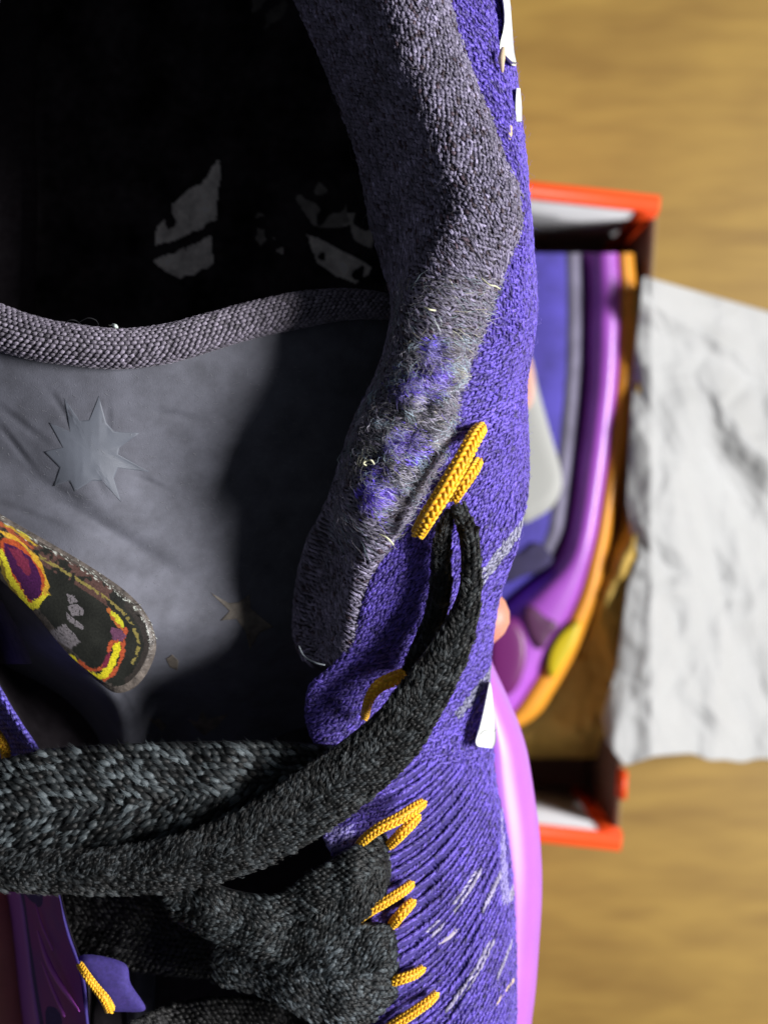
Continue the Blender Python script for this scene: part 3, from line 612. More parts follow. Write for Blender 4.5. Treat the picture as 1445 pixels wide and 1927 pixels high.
def tongue_mesh():
    ny_, nu_ = 300, 220; us = np.linspace(0, tong.nc - 1, nu_); V = []
    f = np.linspace(0, 1, ny_); X0, _, _ = tong.raw(us, np.full(nu_, 640.0))
    top = np.interp(X0, [-200, -100, 0, 60, 120, 221, 316, 395, 474, 553, 600, 640, 720], [540, 575, 616, 635, 646, 656, 646, 624, 602, 585, 588, 584, 592])
    Y = top[None] + (2100 - top[None]) * (f[:, None] ** 1.15); U = np.broadcast_to(us[None], Y.shape)
    V = tong.w(U.ravel(), Y.ravel())
    o = link('tongue', tri_mesh('tongue', V, grid_faces(ny_, nu_)), M_suede, shoe)
    so = o.modifiers.new('thickness', 'SOLIDIFY'); so.thickness = .003; so.offset = -1
    return o
ot = tongue_mesh()
hT = lambda a, b: tong.h_at(a, b)
# knitted roll along the top edge of the tongue
ry = [(-200, 540, 80), (-100, 575, 80), (0, 616, 79), (60, 635, 76), (120, 646, 73), (221, 656, 70), (316, 646, 68), (395, 624, 66), (474, 602, 64), (553, 585, 66), (600, 577, 62), (650, 572, 56), (705, 574, 50), (760, 582, 40)]
A = np.array([(a, b, c) for a, b, c in ry], float); n = 150; tt = np.linspace(0, len(A) - 1, n); c3 = catmull(A, tt)
hr = tong.h_at(np.clip(c3[:, 0], -200, 740), np.full(n, 650.0)) + 1.4
Wc = P(c3[:, 0], c3[:, 1], hr); T = np.gradient(Wc, axis=0); T /= np.linalg.norm(T, axis=1, keepdims=True); Sd = np.cross(T, [0, 0, 1]); Sd /= np.linalg.norm(Sd, axis=1, keepdims=True); Up = np.cross(Sd, T)
RR = c3[:, 2] * K * (REF + 8) / 2 * .001
sd = 20; V = np.stack([Wc + (Sd * math.cos(a) * RR[:, None] + Up * math.sin(a) * RR[:, None] * .85) for a in np.linspace(0, 2 * math.pi, sd, endpoint=False)], 1).reshape(-1, 3)
orl = link('tongue_roll', tri_mesh('tongue_roll', V, grid_faces(n, sd, True)), M_collar, shoe)
PS, DS, NS = [], [], []
ln = np.concatenate([[0], np.cumsum(np.linalg.norm(np.diff(Wc, axis=0), axis=1))]) * 1000
for k, a in enumerate(np.radians(np.arange(-8, 190, 13.5))):
    s = np.arange(0.5 * (k % 2), ln[-1], 1.12) + rng.normal(0, .07, len(np.arange(0.5 * (k % 2), ln[-1], 1.12)))
    ii = lambda Q: np.stack([np.interp(s, ln, Q[:, j]) for j in range(3)], -1)
    rr = np.interp(s, ln, RR)[:, None]; nn_ = ii(Sd) * math.cos(a) + ii(Up) * math.sin(a); nn_ /= np.linalg.norm(nn_, axis=1, keepdims=True)
    PS.append(ii(Wc) + (ii(Sd) * math.cos(a) + ii(Up) * math.sin(a) * .85) * rr); NS.append(nn_)
    tg = ii(T); bb = np.cross(nn_, tg); DS.append(tg * math.cos(.55) + bb * math.sin(.55) * (1 if a < 1.3 else .2))
PS, DS, NS = map(np.concatenate, (PS, DS, NS)); tone = np.clip(rng.normal(1, .25, len(PS)), .4, 2)
stitches('knit_stitch', PS, DS, NS, .62 + rng.normal(0, .05, len(PS)), .36, np.array([0.19, 0.17, 0.22])[None] * tone[:, None], M_yarn, orl)
# lint caught on the roll
for pts in ([(120, 612, -5), (128, 603, -3), (140, 602, -3), (150, 607, -5)], [(148, 606, -4), (165, 598, -3), (180, 602, -3.5), (186, 612, -5)], [(205, 612, -4), (214, 612, -3), (218, 618, -4)]):
    tube('lint_thread', pts, 0.10, M_lace if pts[0][0] < 200 else bpy.data.materials['pale_thread'], orl, 5)
tube('lint', [(212, 610, -3), (217, 613, -2.5), (221, 616, -3)], [.2, .35, .2], mat('lint_white', (.6, .7, .66), .6), orl, 6)
# light nap flecks on the suede
xx = rng.uniform(-60, 560, 900); yy = rng.uniform(690, 1180, 900); hh = hT(xx, yy); pos = P(xx, yy, hh + 0.05)
nn_ = np.tile(np.array([[0, 0, 1.0]]), (900, 1))
fibres('nap_fleck', pos, nn_, math.radians(-18) + rng.normal(0, .35, 900), rng.gamma(2, .22, 900), 0.022, np.tile(np.array([[.30, .31, .34]]), (900, 1)), ot, .15, .2)
# stars pressed into the tongue
star1 = [(120, 748), (150, 792), (168, 790), (186, 745), (200, 795), (215, 812), (262, 815), (225, 842), (222, 855), (282, 888), (222, 880), (214, 900), (228, 945), (192, 905), (172, 905), (140, 925), (130, 905), (100, 915), (112, 880), (82, 850), (118, 842), (92, 795), (132, 812)]
disc('pressed_star', star1, hT, M_star, ot, dome=.05, rings=16, off=.07, smooth=False, base=-.5, ctr=(168, 850), p=1.2)
disc('printed_star', [(396, 1115), (430, 1135), (448, 1134), (470, 1118), (472, 1145), (492, 1162), (515, 1180), (488, 1192), (470, 1224), (462, 1188), (445, 1165), (415, 1168), (432, 1150)], hT, M_stard, ot, dome=.05, rings=10, off=.12, smooth=False, base=-.5, ctr=(460, 1158), p=1.2)
disc('printed_star', [(352, 1352), (372, 1358), (380, 1338), (390, 1354), (430, 1344), (408, 1368), (385, 1385), (368, 1370)], hT, M_stard, ot, dome=.05, rings=10, off=.12, smooth=False, base=-.5, ctr=(385, 1362), p=1.2)
disc('printed_star', [(275, 1350), (292, 1356), (300, 1352), (314, 1366), (306, 1378), (296, 1368)], hT, M_stard, ot, dome=.05, rings=10, off=.12, smooth=False, base=-.5, p=1.2)
disc('printed_star', [(312, 1240), (324, 1232), (336, 1244), (334, 1262), (320, 1256)], hT, M_stard, ot, dome=.05, rings=10, off=.12, smooth=False, base=-.5, p=1.2)

# ---- rubber patch on the tongue -------------------------------------------------------
PO = [(-150, 880), (-60, 925), (0, 967), (104, 1027), (174, 1069), (233, 1110), (270, 1148), (290, 1189), (293, 1226), (276, 1268), (250, 1296), (218, 1304), (187, 1285), (129, 1235), (62, 1152), (0, 1090), (-80, 1010), (-160, 930)]
hPbase = lambda a, b: -13.2 - (np.asarray(b) - 1000) * .011 + 0 * np.asarray(a)
opb = disc('tongue_patch', PO, lambda a, b: hPbase(a, b), M_rim, shoe, dome=1.2, rings=10, off=.6, base=-7, p=6, ctr=(100, 1120))
PI_ = [(100 + (a - 100) * .95 - 2, 1120 + (b - 1120) * .93 + 1) for a, b in PO]
def patch_print(x, y):
    n1 = nzv(x, y, .12); n2 = nzv(x, y, .35, 5); n3 = nzv(x, y, .03, 9); xx_, yy_ = x + n1 * 3, y + n2 * 2.5
    C = np.tile(np.array([[.016, .017, .014]]), (len(x), 1)) * (1 + .5 * n3[:, None])
    def lay(mask, c): C[mask] = np.array(c)[None] * np.clip(1 + .35 * n2[mask], .3, 2)[:, None]
    def line(pts, w0, c, closed=False, wv=.5):
        d, t = dpoly(xx_, yy_, pts, closed); lay(d < w0 * (1 + wv * np.sin(t * 19) + .3 * n2), c)
    dm, _ = dpoly(xx_, yy_, PO, True)
    lay((dm > 12) & (dm < 44) & (yy_ < 1040 + .85 * xx_) & (xx_ < 215) & (n3 + n1 * .5 > -.1), (.085, .045, .038))     # worn reddish brown along the upper rim
    lay((dm > 30) & (dm < 36) & (yy_ < 1040 + .85 * xx_) & (n1 > -.15), (.22, .18, .05))
    lay((dm < 15) & (n1 + n2 > .30) & (yy_ < 1060 + .85 * xx_), (.40, .42, .38))
    lay((dm < 12) & (n1 + n2 <= .30), (.065, .055, .048))
    lay((dm < 24) & (dm > 13) & (xx_ > 235), (.03, .025, .022))
    # flame eye at the left
    eye = [(4, 1020), (30, 1024), (54, 1044), (74, 1072), (84, 1098), (78, 1122), (60, 1132), (44, 1122), (30, 1096), (14, 1062)]
    lay(inside(xx_, yy_, eye), (.05, .008, .055)); lay(inside(xx_, yy_, [(14, 1030), (36, 1034), (52, 1054), (60, 1080), (50, 1084), (36, 1066)]), (.16, .02, .05))
    line(eye, 3.6, (.40, .07, .02), True); line([(0, 1040), (12, 1070), (26, 1100), (44, 1128), (58, 1140), (74, 1132), (84, 1118)], 6.4, (.62, .55, .03), wv=.25)
    line([(84, 1118), (88, 1096), (76, 1066), (58, 1040), (34, 1016), (8, 1004), (-20, 990)], 3.2, (.55, .32, .03)); line([(-10, 1030), (2, 1056), (10, 1086), (28, 1118), (46, 1146)], 3, (.20, .14, .02))
    line([(-20, 975), (10, 990), (40, 1006), (66, 1026)], 2.6, (.42, .28, .03)); line([(0, 985), (26, 1004), (60, 1030)], 3, (.30, .07, .03)); line([(-30, 950), (20, 985), (56, 1012)], 2, (.40, .38, .05))
    # flame at the right end
    line([(134, 1238), (150, 1256), (168, 1270), (186, 1274), (202, 1266), (214, 1246)], 6.0, (.66, .58, .02), wv=.15)
    line([(150, 1246), (170, 1260), (190, 1258), (204, 1240), (206, 1222), (212, 1208), (230, 1212)], 3.2, (.42, .08, .03), wv=.2)
    lay(inside(xx_, yy_, [(192, 1262), (206, 1262), (220, 1244), (228, 1222), (226, 1208), (214, 1212), (210, 1232), (200, 1250)]), (.66, .58, .02))
    lay(inside(xx_, yy_, [(192, 1258), (200, 1256), (208, 1238), (208, 1226), (198, 1236)]), (.16, .02, .045))
    line([(236, 1184), (233, 1210), (228, 1240), (212, 1268), (196, 1280)], 3, (.42, .08, .03))
    lay(inside(xx_, yy_, [(206, 1148), (222, 1156), (233, 1172), (232, 1182), (218, 1174), (208, 1164)]), (.55, .52, .03)); line([(204, 1146), (214, 1168), (230, 1184)], 2.4, (.40, .12, .03))
    lay(inside(xx_, yy_, [(210, 1180), (226, 1184), (238, 1196), (232, 1208), (214, 1204), (208, 1194)]), (.13, .05, .10))
    for q in ([(124, 1117), (140, 1122), (147, 1133), (132, 1137), (128, 1128)], [(127, 1141), (146, 1136), (158, 1150), (157, 1158), (136, 1160)], [(124, 1152), (130, 1158), (157, 1178), (156, 1186), (140, 1178), (126, 1166)], [(92, 1190), (122, 1174), (134, 1188), (152, 1208), (132, 1222), (110, 1208)]):
        lay(inside(xx_, yy_, q) & (n2 > -.35), (.17, .155, .17))
    return C
M_pprint = mat('patch_print', attr=True, rough=0.38, coat=0.35, bump=0.35, bscale=2500, bdist=0.0001, nvar=0.3, nscale=2500)
disc('patch_face', PI_, lambda a, b: hPbase(a, b) + 1.1, M_pprint, opb, dome=1.3, rings=110, off=.3, base=-.4, p=2.5, ctr=(98, 1122), sub=22, cf=patch_print)
def hP(a, b): return hPbase(a, b) + 2.75
# scuffs in white along the patch's upper rim
wh = mat('scuff_white', (.62, .66, .62), .6, nvar=.3, nscale=1500); 
for i in range(34):
    t = rng.random() ** 1.0; q = catmull(np.array(PO[1:9], float), 7 * t * .82 + .5); dx, dy = rng.normal(0, 2.5), abs(rng.normal(6, 5))
    a, b = q[0] - dx - dy * .45, q[1] + dy; r = abs(rng.normal(0, .07)) + .05
    tube('scuff', [(a, b, float(hP(a, b)) - .9), (a + rng.normal(6, 3), b + rng.normal(4, 2), float(hP(a, b)) - .95 + .1)], [r, r * .5], wh if rng.random() < .6 else M_rim, opb, 5, .5, 2)

# ---- eyelet cords -----------------------------------------------------------------------
def cord(pts, r, name='eyelet_cord'):
    o, Wc, T, S, U, rr = tube(name, pts, np.array(r) * .86, M_cord, shoe, 12, 1.0)
    s = np.concatenate([[0], np.cumsum(np.linalg.norm(np.diff(Wc, axis=0), axis=1))]) * 1000
    Pp, Dd, Nn = [], [], []; rm = float(np.mean(r))
    st = max(.80 * rm, .6)
    for k, a in enumerate(np.radians(np.arange(-30, 211, 48))):
        q = np.arange(st * .5 * (k % 2) + .2, s[-1] - .1, st * 1.05)
        ii = lambda Q: np.stack([np.interp(q, s, Q[:, j]) for j in range(3)], -1)
        nn_ = ii(S) * math.cos(a) + ii(U) * math.sin(a)
        Pp.append(ii(Wc) + nn_ * np.interp(q, s, rr)[:, None] * .001 * .98); Nn.append(nn_)
        t = ii(T); b = np.cross(nn_, t); Dd.append(t * .82 + b * .58 * (1 if k % 2 else -1))
    Pp, Dd, Nn = map(np.concatenate, (Pp, Dd, Nn)); tone = np.clip(rng.normal(1, .12, len(Pp)), .6, 1.3)
    stitches('braid_strand', Pp, Dd, Nn, st * .80, st * .33, np.array([0.95, 0.53, 0.02])[None] * tone[:, None], M_cordy, o, 0)
cord([(904, 806, -6), (893, 822, -2.5), (868, 868, .5), (835, 925, 1.2), (805, 972, 0), (787, 1003, -4)], [1.1, 1.35, 1.45, 1.5, 1.45, 1.2])
cord([(898, 868, -9), (888, 886, -5), (870, 912, -4), (852, 940, -6)], [1.0, 1.2, 1.2, 1.0])
cord([(760, 1268, -15), (740, 1278, -12), (712, 1292, -11.5), (694, 1318, -13), (686, 1352, -18)], [1.0, 1.35, 1.2, .8, .6])
cord([(795, 1512, -20), (780, 1522, -17.5), (748, 1542, -15.5), (712, 1560, -15), (684, 1582, -16.5), (668, 1604, -20)], [.9, 1.15, 1.1, 1.0, .9, .7])
cord([(786, 1538, -20), (772, 1552, -18), (752, 1572, -17.5), (732, 1592, -20)], [.8, 1.0, 1.0, .9])
cord([(773, 1664, -21), (760, 1676, -18.5), (725, 1698, -16.8), (695, 1716, -17), (674, 1732, -20)], [.8, .95, .95, .9, .7])
cord([(776, 1698, -21), (764, 1710, -18.8), (750, 1726, -18.5), (736, 1744, -21)], [.8, 1.0, 1.0, .9])
cord([(795, 1824, -21), (780, 1834, -19), (752, 1844, -18), (722, 1852, -20)], [.7, .95, .95, .8])
cord([(820, 1872, -22), (806, 1886, -19.5), (775, 1908, -18.5), (738, 1932, -18.5), (700, 1960, -20)], [.7, .9, .95, .95, .9])
cord([(150, 1816, -24), (164, 1838, -22), (182, 1862, -22), (198, 1882, -22), (208, 1902, -24)], [.6, .7, .75, .9, 1.0])
cord([(-14, 1372, -24), (0, 1392, -22), (10, 1412, -22), (12, 1440, -24)], [.8, .9, .9, .8])
# purple flap under the left cord
disc('eyelet_tab', [(150, 1800), (232, 1812), (246, 1852), (274, 1900), (230, 1905), (200, 1900), (176, 1868)], lambda a, b: np.full(np.shape(a), -26.5), M_purple, shoe, dome=1.2, off=.3, rings=6, base=-2)

# ---- laces --------------------------------------------------------------------------------
def lace(Ledge, Redge, hgt, L=1.05, W=.46, colr=(0.045, 0.050, 0.056), nacross=None, sp=1.0, name='lace', crown=1.4, flip=1, tn=.35):
    A = np.array([(a[0], a[1], b[0], b[1], h) for a, b, h in zip(Ledge, Redge, hgt)], float)
    n = 26 * (len(A) - 1) // 2 + 1; t = np.linspace(0, len(A) - 1, n); c = catmull(A, t); nu = 17
    f = np.linspace(0, 1, nu)
    def surf(ti, fi):
        q = catmull(A, ti); x = q[..., 0] * (1 - fi) + q[..., 2] * fi; y = q[..., 1] * (1 - fi) + q[..., 3] * fi
        hh = q[..., 4] + crown * (1 - np.abs(2 * fi - 1) ** 3.0) + .25 * np.sin(ti * 5.1 + fi * 3) + .2 * np.sin(x * .05 + y * .03)
        return P(x, y, hh)
    TT, FF = np.meshgrid(t, f, indexing='ij'); V = surf(TT.ravel(), FF.ravel()); V2 = V.copy(); V2[:, 2] -= 0.0016
    Fc = grid_faces(n, nu); nn = len(V); e = []
    for i in range(n - 1):
        for j in (0, nu - 1): a, b = i * nu + j, (i + 1) * nu + j; e += [(a, b, b + nn), (a, b + nn, a + nn)]
    o = link(name, tri_mesh(name, np.concatenate([V, V2]), np.concatenate([Fc, Fc[:, ::-1] + nn, np.array(e)])), M_lace, shoe)
    # braid
    cen = surf(t, np.full(n, .5)); s = np.concatenate([[0], np.cumsum(np.linalg.norm(np.diff(cen, axis=0), axis=1))]) * 1000
    Pp, Dd, Nn = [], [], []
    r = 0
    q = np.arange(0, s[-1], L * .98 * sp)
    for r, si in enumerate(q):
        ti = np.interp(si, s, t); e0, e1 = surf(np.array([ti]), np.array([0.]))[0], surf(np.array([ti]), np.array([1.]))[0]
        wd = np.linalg.norm(e1 - e0) * 1000; k = max(4, int(wd / (W * 1.9)))
        fi = (np.arange(k) + .5 + rng.normal(0, .10, k)) / k
        fi = np.clip(fi, .0, 1)
        tj = ti + (np.arange(k) % 2) * .5 * L / (s[-1] / (len(A) - 1)) + rng.normal(0, .08, k) * L / (s[-1] / (len(A) - 1))
        tj = np.clip(tj, 0, len(A) - 1 - 1e-3)
        p = surf(tj, fi); pt = surf(np.clip(tj + .03, 0, len(A) - 1), fi) - surf(np.clip(tj - .03, 0, len(A) - 1), fi); pf = surf(tj, np.clip(fi + .04, 0, 1)) - surf(tj, np.clip(fi - .04, 0, 1))
        pt /= np.linalg.norm(pt, axis=1, keepdims=True); pf /= np.maximum(np.linalg.norm(pf, axis=1, keepdims=True), 1e-9)
        nn_ = np.cross(pt, pf); nn_ *= np.sign(nn_[:, 2:3]); nn_ /= np.linalg.norm(nn_, axis=1, keepdims=True)
        sg = np.where(fi < .5, 1, -1) * flip
        Pp.append(p + nn_ * rng.normal(.05, .1, k)[:, None] * .001); Nn.append(nn_); Dd.append(pt * .86 + pf * (.5 * sg)[:, None] + rng.normal(0, .12, (k, 3)))
    Pp, Dd, Nn = map(np.concatenate, (Pp, Dd, Nn)); N_ = len(Pp)
    tone = np.exp(rng.normal(-.15, tn * 1.8, N_))
    patch_ = 1 + .8 * nz(Pp[:, 0] * 1000, Pp[:, 1] * 1000, .45)
    tone = tone * patch_ * np.where(rng.random(N_) < .30, 2.2, .55)  # highlights and dark gaps of the weave are put into the strand colour
    tone = np.clip(tone, .08, 2.9)
    stitches('lace_strand', Pp, Dd, Nn, L * .80 + rng.normal(0, .12, N_), W * .88 * (1 + rng.normal(0, .16, N_)), np.array(colr)[None] * .8 * tone[:, None], M_lacey, o, 8)
    # fine fibres along it, coloured lighter to paint the weave's highlights
    kk = rng.integers(0, N_, int(N_ * 1.6)); pj = Pp[kk] + rng.normal(0, .25, (len(kk), 3)) * .001
    dv = Dd[kk]; al_ = np.arctan2(dv[:, 1], dv[:, 0]) + rng.normal(0, .5, len(kk))
    fibres('lace_fibre', pj + Nn[kk] * .00035, Nn[kk], al_, rng.gamma(2.5, .28, len(kk)), .020, np.array(colr)[None] * 2.6 * (tone[kk] ** 1.3 * np.clip(rng.normal(.85, .4, len(kk)), .1, 1.7))[:, None], o, .35, .4)
    return o
# laces further towards the toe, lowest first; shadow on the first two is put into their colour
lace([(232, 1935), (320, 1895), (430, 1880), (540, 1890), (640, 1925), (700, 1990)], [(236, 1975), (330, 2010), (430, 2010), (540, 2030), (620, 2060), (660, 2100)], [-25, -36, -36, -35, -33, -31], 1.1, .5, (.011, .011, .012))
lace([(110, 1665), (200, 1668), (320, 1680), (430, 1700), (540, 1750), (600, 1800)], [(130, 1800), (210, 1818), (320, 1838), (430, 1845), (530, 1860), (600, 1900)], [-40, -37, -35, -34, -32, -30], 1.2, .52, (.012, .012, .013))
lace([(757, 1750), (730, 1741), (660, 1744), (590, 1752), (500, 1762), (400, 1770)], [(752, 1868), (738, 1886), (680, 1935), (590, 1925), (500, 1880), (400, 1850)], [-25, -19.5, -17.0, -17, -20, -24], .85, .40, (0.038, 0.046, 0.052))
lace([(290, 1640), (360, 1650), (440, 1680), (520, 1685), (590, 1640), (650, 1602), (700, 1578), (727, 1572)], [(330, 1735), (390, 1765), (470, 1800), (550, 1808), (630, 1770), (690, 1728), (722, 1690), (733, 1640)], [-16, -14.5, -14, -15, -15, -15.5, -18, -22], .95, .42, (0.024, 0.029, 0.032))
# wide lace running to the left
lace([(-160, 1450), (-80, 1440), (0, 1431), (100, 1411), (250, 1402), (400, 1398), (520, 1398), (660, 1408)], [(-160, 1640), (-80, 1640), (0, 1640), (100, 1640), (250, 1625), (400, 1590), (520, 1530), (640, 1470)], [-14, -13, -12, -11.5, -11.5, -12, -13.5, -16], 1.6, .62, (0.044, 0.053, 0.058), tn=.6)
# lace coming down from the top loop
lace([(838, 962), (822, 995), (812, 1040), (810, 1090), (798, 1160), (770, 1225), (755, 1270)], [(858, 958), (850, 1000), (848, 1050), (850, 1100), (838, 1165), (815, 1230), (800, 1275)], [-6, -6, -8, -10, -12, -13, -15], .75, .33, (0.022, 0.025, 0.028))
lace([(848, 958), (862, 1000), (868, 1050), (864, 1110), (838, 1170), (792, 1240), (752, 1290), (712, 1340), (640, 1400), (550, 1462), (455, 1525), (340, 1572), (200, 1598), (60, 1600), (-120, 1588)],
     [(872, 948), (898, 995), (905, 1050), (906, 1110), (900, 1165), (882, 1235), (858, 1290), (828, 1348), (775, 1432), (702, 1500), (620, 1562), (500, 1630), (330, 1678), (120, 1684), (-120, 1668)],
     [-5, -4.5, -5, -6, -7, -7.5, -7.5, -7.5, -7, -6.5, -6, -6, -7.5, -9, -11], .90, .40, (0.018, 0.021, 0.023), tn=.65)

# ================================================================== THE HAND under the shoe
hand = thing('person', 'bare hand gripping the purple shoe from underneath, one fingertip showing at its right side', 'person')
def skinned(name, chains, m, parent):
    me = bpy.data.meshes.new(name); V, E, Rd = [], [], []; idx = {}
    def vid(p, r):
        key = tuple(p)
        if key in idx: return idx[key]
        V.append(tuple(P(*p))); Rd.append(r * .001); idx[key] = len(V) - 1; return idx[key]
    for ch_ in chains:
        for (p, r), (q, s) in zip(ch_, ch_[1:]): E.append((vid(p, r), vid(q, s)))
    me.from_pydata(V, E, []); o = link(name, me, m, parent)
    sk = o.modifiers.new('skin', 'SKIN'); sk.use_smooth_shade = True
    for i, r in enumerate(Rd): me.skin_vertices[0].data[i].radius = (r, r)
    me.skin_vertices[0].data[0].use_root = True
    sb = o.modifiers.new('sub', 'SUBSURF'); sb.levels = 2; sb.render_levels = 2
    return o
W0 = ((420, 1900, -108), 22)
palm = ((440, 1600, -102), 19)
chains = [[((420, 2900, -150), 30), ((420, 2300, -125), 26), W0, palm]]
for y0, ym, ytip, xt, ht in ((1330, 1230, 1158, 908, -66), (1430, 1400, 1370, 900, -86), (1560, 1560, 1560, 905, -87), (1700, 1710, 1700, 880, -88)):
    chains.append([palm, ((560, y0, -100), 11), ((700, ym, -97), 9), ((820, (ym + ytip) / 2, -92), 8.4), ((xt, ytip, ht), 7.6), ((xt + 2, ytip - 4, ht + 6), 5.5)])
chains.append([W0, ((200, 2080, -104), 14), ((0, 2060, -92), 12), ((-30, 1920, -78), 11), ((-42, 1780, -72), 10.5), ((-48, 1660, -70), 9)])
skinned('hand', chains, M_skin, hand)

# ================================================================== THE BOX with the second shoe
RZ = 110.0; hrim = RZ - 560
bx = thing('shoe_box', 'open orange shoe box with white lined end walls standing on the wooden floor', 'box')
def wxy(a, b, h=hrim): return P(a, b, h)[:2] * 1000
TR, BR, TL, BL = wxy(1243, 370), wxy(1168, 1600), wxy(480, 285), wxy(405, 1515)
rimw = 7.5
def off(a, b, d):
    v = (b - a) / np.linalg.norm(b - a); return np.array([-v[1], v[0]]) * d
# top end wall: outward is up in the picture. direction TL->TR has left = up(+Y); we want thickness inwards
for A_, B_, s in ((TR, TL, 1), (BL, BR, 1)):
    box('end_wall', A_, B_, rimw, 2, RZ - 3, M_orange, bx)
    box('rim', A_ - off(A_, B_, .6), B_ - off(A_, B_, .6), rimw + 1.2, RZ - 3, RZ, M_orange, bx)
    n_ = off(A_, B_, 1)
    a2, b2 = (A_ + n_ * rimw, B_ + n_ * rimw)
    d = (b2 - a2) / np.linalg.norm(b2 - a2)
    if s: box('lining_panel', a2 + d * 12, b2 - d * 12, 1.0, 3, RZ - 4, M_card, bx)
    box('corner_strip', (a2 if A_ is TR else b2 - d * 12), (a2 + d * 12 if A_ is TR else b2), 1.4, 3, RZ - 3.5, M_orange, bx)
box('side_wall', BR, TR, 2.5, 2, RZ - 11, M_brown, bx)
box('side_wall', TL, BL, 2.5, 2, RZ - 1, M_brown, bx)
dd = (TR - BR) / np.linalg.norm(TR - BR)
box('outer_paper', BR - off(BR, TR, .8) , TR - off(BR, TR, .8), .7, 0, RZ - 12, M_edge, bx)
box('rim_strip', BR + dd * 26 - off(BR, TR, 1.2), BR + dd * 40 - off(BR, TR, 1.2), 3.5, RZ - 12, RZ + .5, M_orange, bx)
c4 = [BL, BR, TR, TL]
link('base', tri_mesh('base', np.array([(q[0], q[1], z) for z in (0.5, 2.5) for q in c4]) * .001, [(4, 5, 6), (4, 6, 7), (0, 2, 1), (0, 3, 2)]), M_brown, bx, smooth=False)

# mustard packing paper inside the box
def nz1(a, b, s_): return noise.noise((a * s_, b * s_, 1.3))
def sheet(name, rows, hf, m, ny, nx, label=None, cat=None, parent=None):
    ysr = np.array([r[0] for r in rows], float); ls = [r[1] for r in rows]; rs = [r[2] for r in rows]
    yy = np.linspace(ysr[0], ysr[-1], ny); l = np.interp(yy, ysr, ls); r = np.interp(yy, ysr, rs)
    V = np.zeros((ny, nx, 3))
    for i in range(ny):
        for j in range(nx):
            f = j / (nx - 1); x = l[i] * (1 - f) + r[i] * f; yq, hh = hf(x, yy[i], f)
            V[i, j] = P(x, yq, hh)
    o = link(name, tri_mesh(name, V.reshape(-1, 3), grid_faces(ny, nx)), m, parent)
    so = o.modifiers.new('thickness', 'SOLIDIFY'); so.thickness = .0002
    if label: o['label'] = label; o['category'] = cat
    return o
def hk(x, y, f):
    e = 1500 - 80 * (1 - f)
    h = -512 + 60 * min(1, max(0, (x - 1075 + 0.42 * max(0, y - 1000)) / 120)) * min(1, max(0, (1420 - y) / 300)) + 9 * nz1(x, y, .012) + 5 * abs(nz1(x, y, .03)) - 14 * max(0, (y - 1380) / 60)
    return y, h
sheet('packing_paper', [(540, 800, 1200), (700, 800, 1205), (1000, 800, 1196), (1250, 800, 1186), (1380, 800, 1176), (1428, 860, 1140)], hk, M_kraft, 90, 60, 'crinkled mustard packing paper lining the shoe box beneath the second shoe', 'paper')

# white tissue paper over the side of the box
CR = [(rng.uniform(1150, 1750), rng.uniform(640, 1450), rng.normal(1.45, .55), rng.uniform(50, 190), rng.uniform(12, 30), rng.uniform(1.2, 4.2) * rng.choice([-1, 1, 1])) for _ in range(64)]
CR += [(rng.uniform(1180, 1700), rng.uniform(540, 640), rng.normal(1.2, .5), rng.uniform(20, 50), rng.uniform(10, 22), rng.uniform(1, 3)) for _ in range(14)]
CR += [(1360, 1120, math.radians(78), 260, 26, -8), (1385, 930, math.radians(60), 120, 18, -5), (1250, 1060, math.radians(35), 90, 16, -4), (1275, 1110, math.radians(-20), 60, 14, 4), (1310, 1000, math.radians(75), 200, 44, 8), (1290, 1240, math.radians(-60), 80, 14, -3.5), (1380, 1320, math.radians(60), 80, 14, -4), (1420, 820, math.radians(50), 160, 30, 9)]
def htis(x, y, f):
    g = max(0.0, (x - 1225) / 420)
    h = -446 - 85 * min(1, g) ** .9 - 2 * max(0, min(1, (1235 - x) / 50))
    crease = y - (612 + (x - 1215) * .34)
    if crease < 0: h += 6 * min(1, -crease / 45)          # the folded-over upper band
    for cx_, cy_, an, ll, ww, am in CR:
        dx, dy = x - cx_, y - cy_; c_, s_ = math.cos(an), math.sin(an); p_ = dx * c_ + dy * s_; q_ = -dx * s_ + dy * c_
        if abs(p_) < ll * 1.6 and abs(q_) < ww * 3: h += am * math.exp(-(p_ / ll) ** 2) * (1 - min(1, abs(q_) / (ww * 2.0))) * 1.1
    vd = noise.voronoi((x * .0105 + .25 * nz1(x, y, .02), y * .0062, 0.5))[0]; v2 = noise.voronoi((x * .026, y * .017, 4.5))[0]
    h += 6 * nz1(x, y, .006) + 5.5 * min(.55, vd[1] - vd[0]) + 1.0 * min(.6, v2[1] - v2[0])
    h += 15 * math.exp(-((x - 1560) / 200) ** 2 - ((y - 800) / 150) ** 2) + 4 * math.exp(-((x - 1300) / 40) ** 2 - ((y - 760) / 130) ** 2)
    ed = max(0, 1 - f * 14); h -= 1.5 * ed * ed
    if x < 1262: h = max(h, -452 - max(0, x - 1236) * .9)
    h = max(h, -557.5)
    t = (x - 1215) / 230
    yq = y
    if y < 600: yq = y + (600 - y) / 80 * 0 + min(1.5, max(0, t)) * 66 * (1 - (y - 520) / 400)
    elif y < 920: yq = y + min(1.5, max(0, t)) * 66 * (1 - (y - 520) / 400)
    if y > 1330: yq = y + (y - 1330) / 95 * 14 * (.5 * math.sin(x * .028) + nz1(x, 3, .02))
    return yq, h
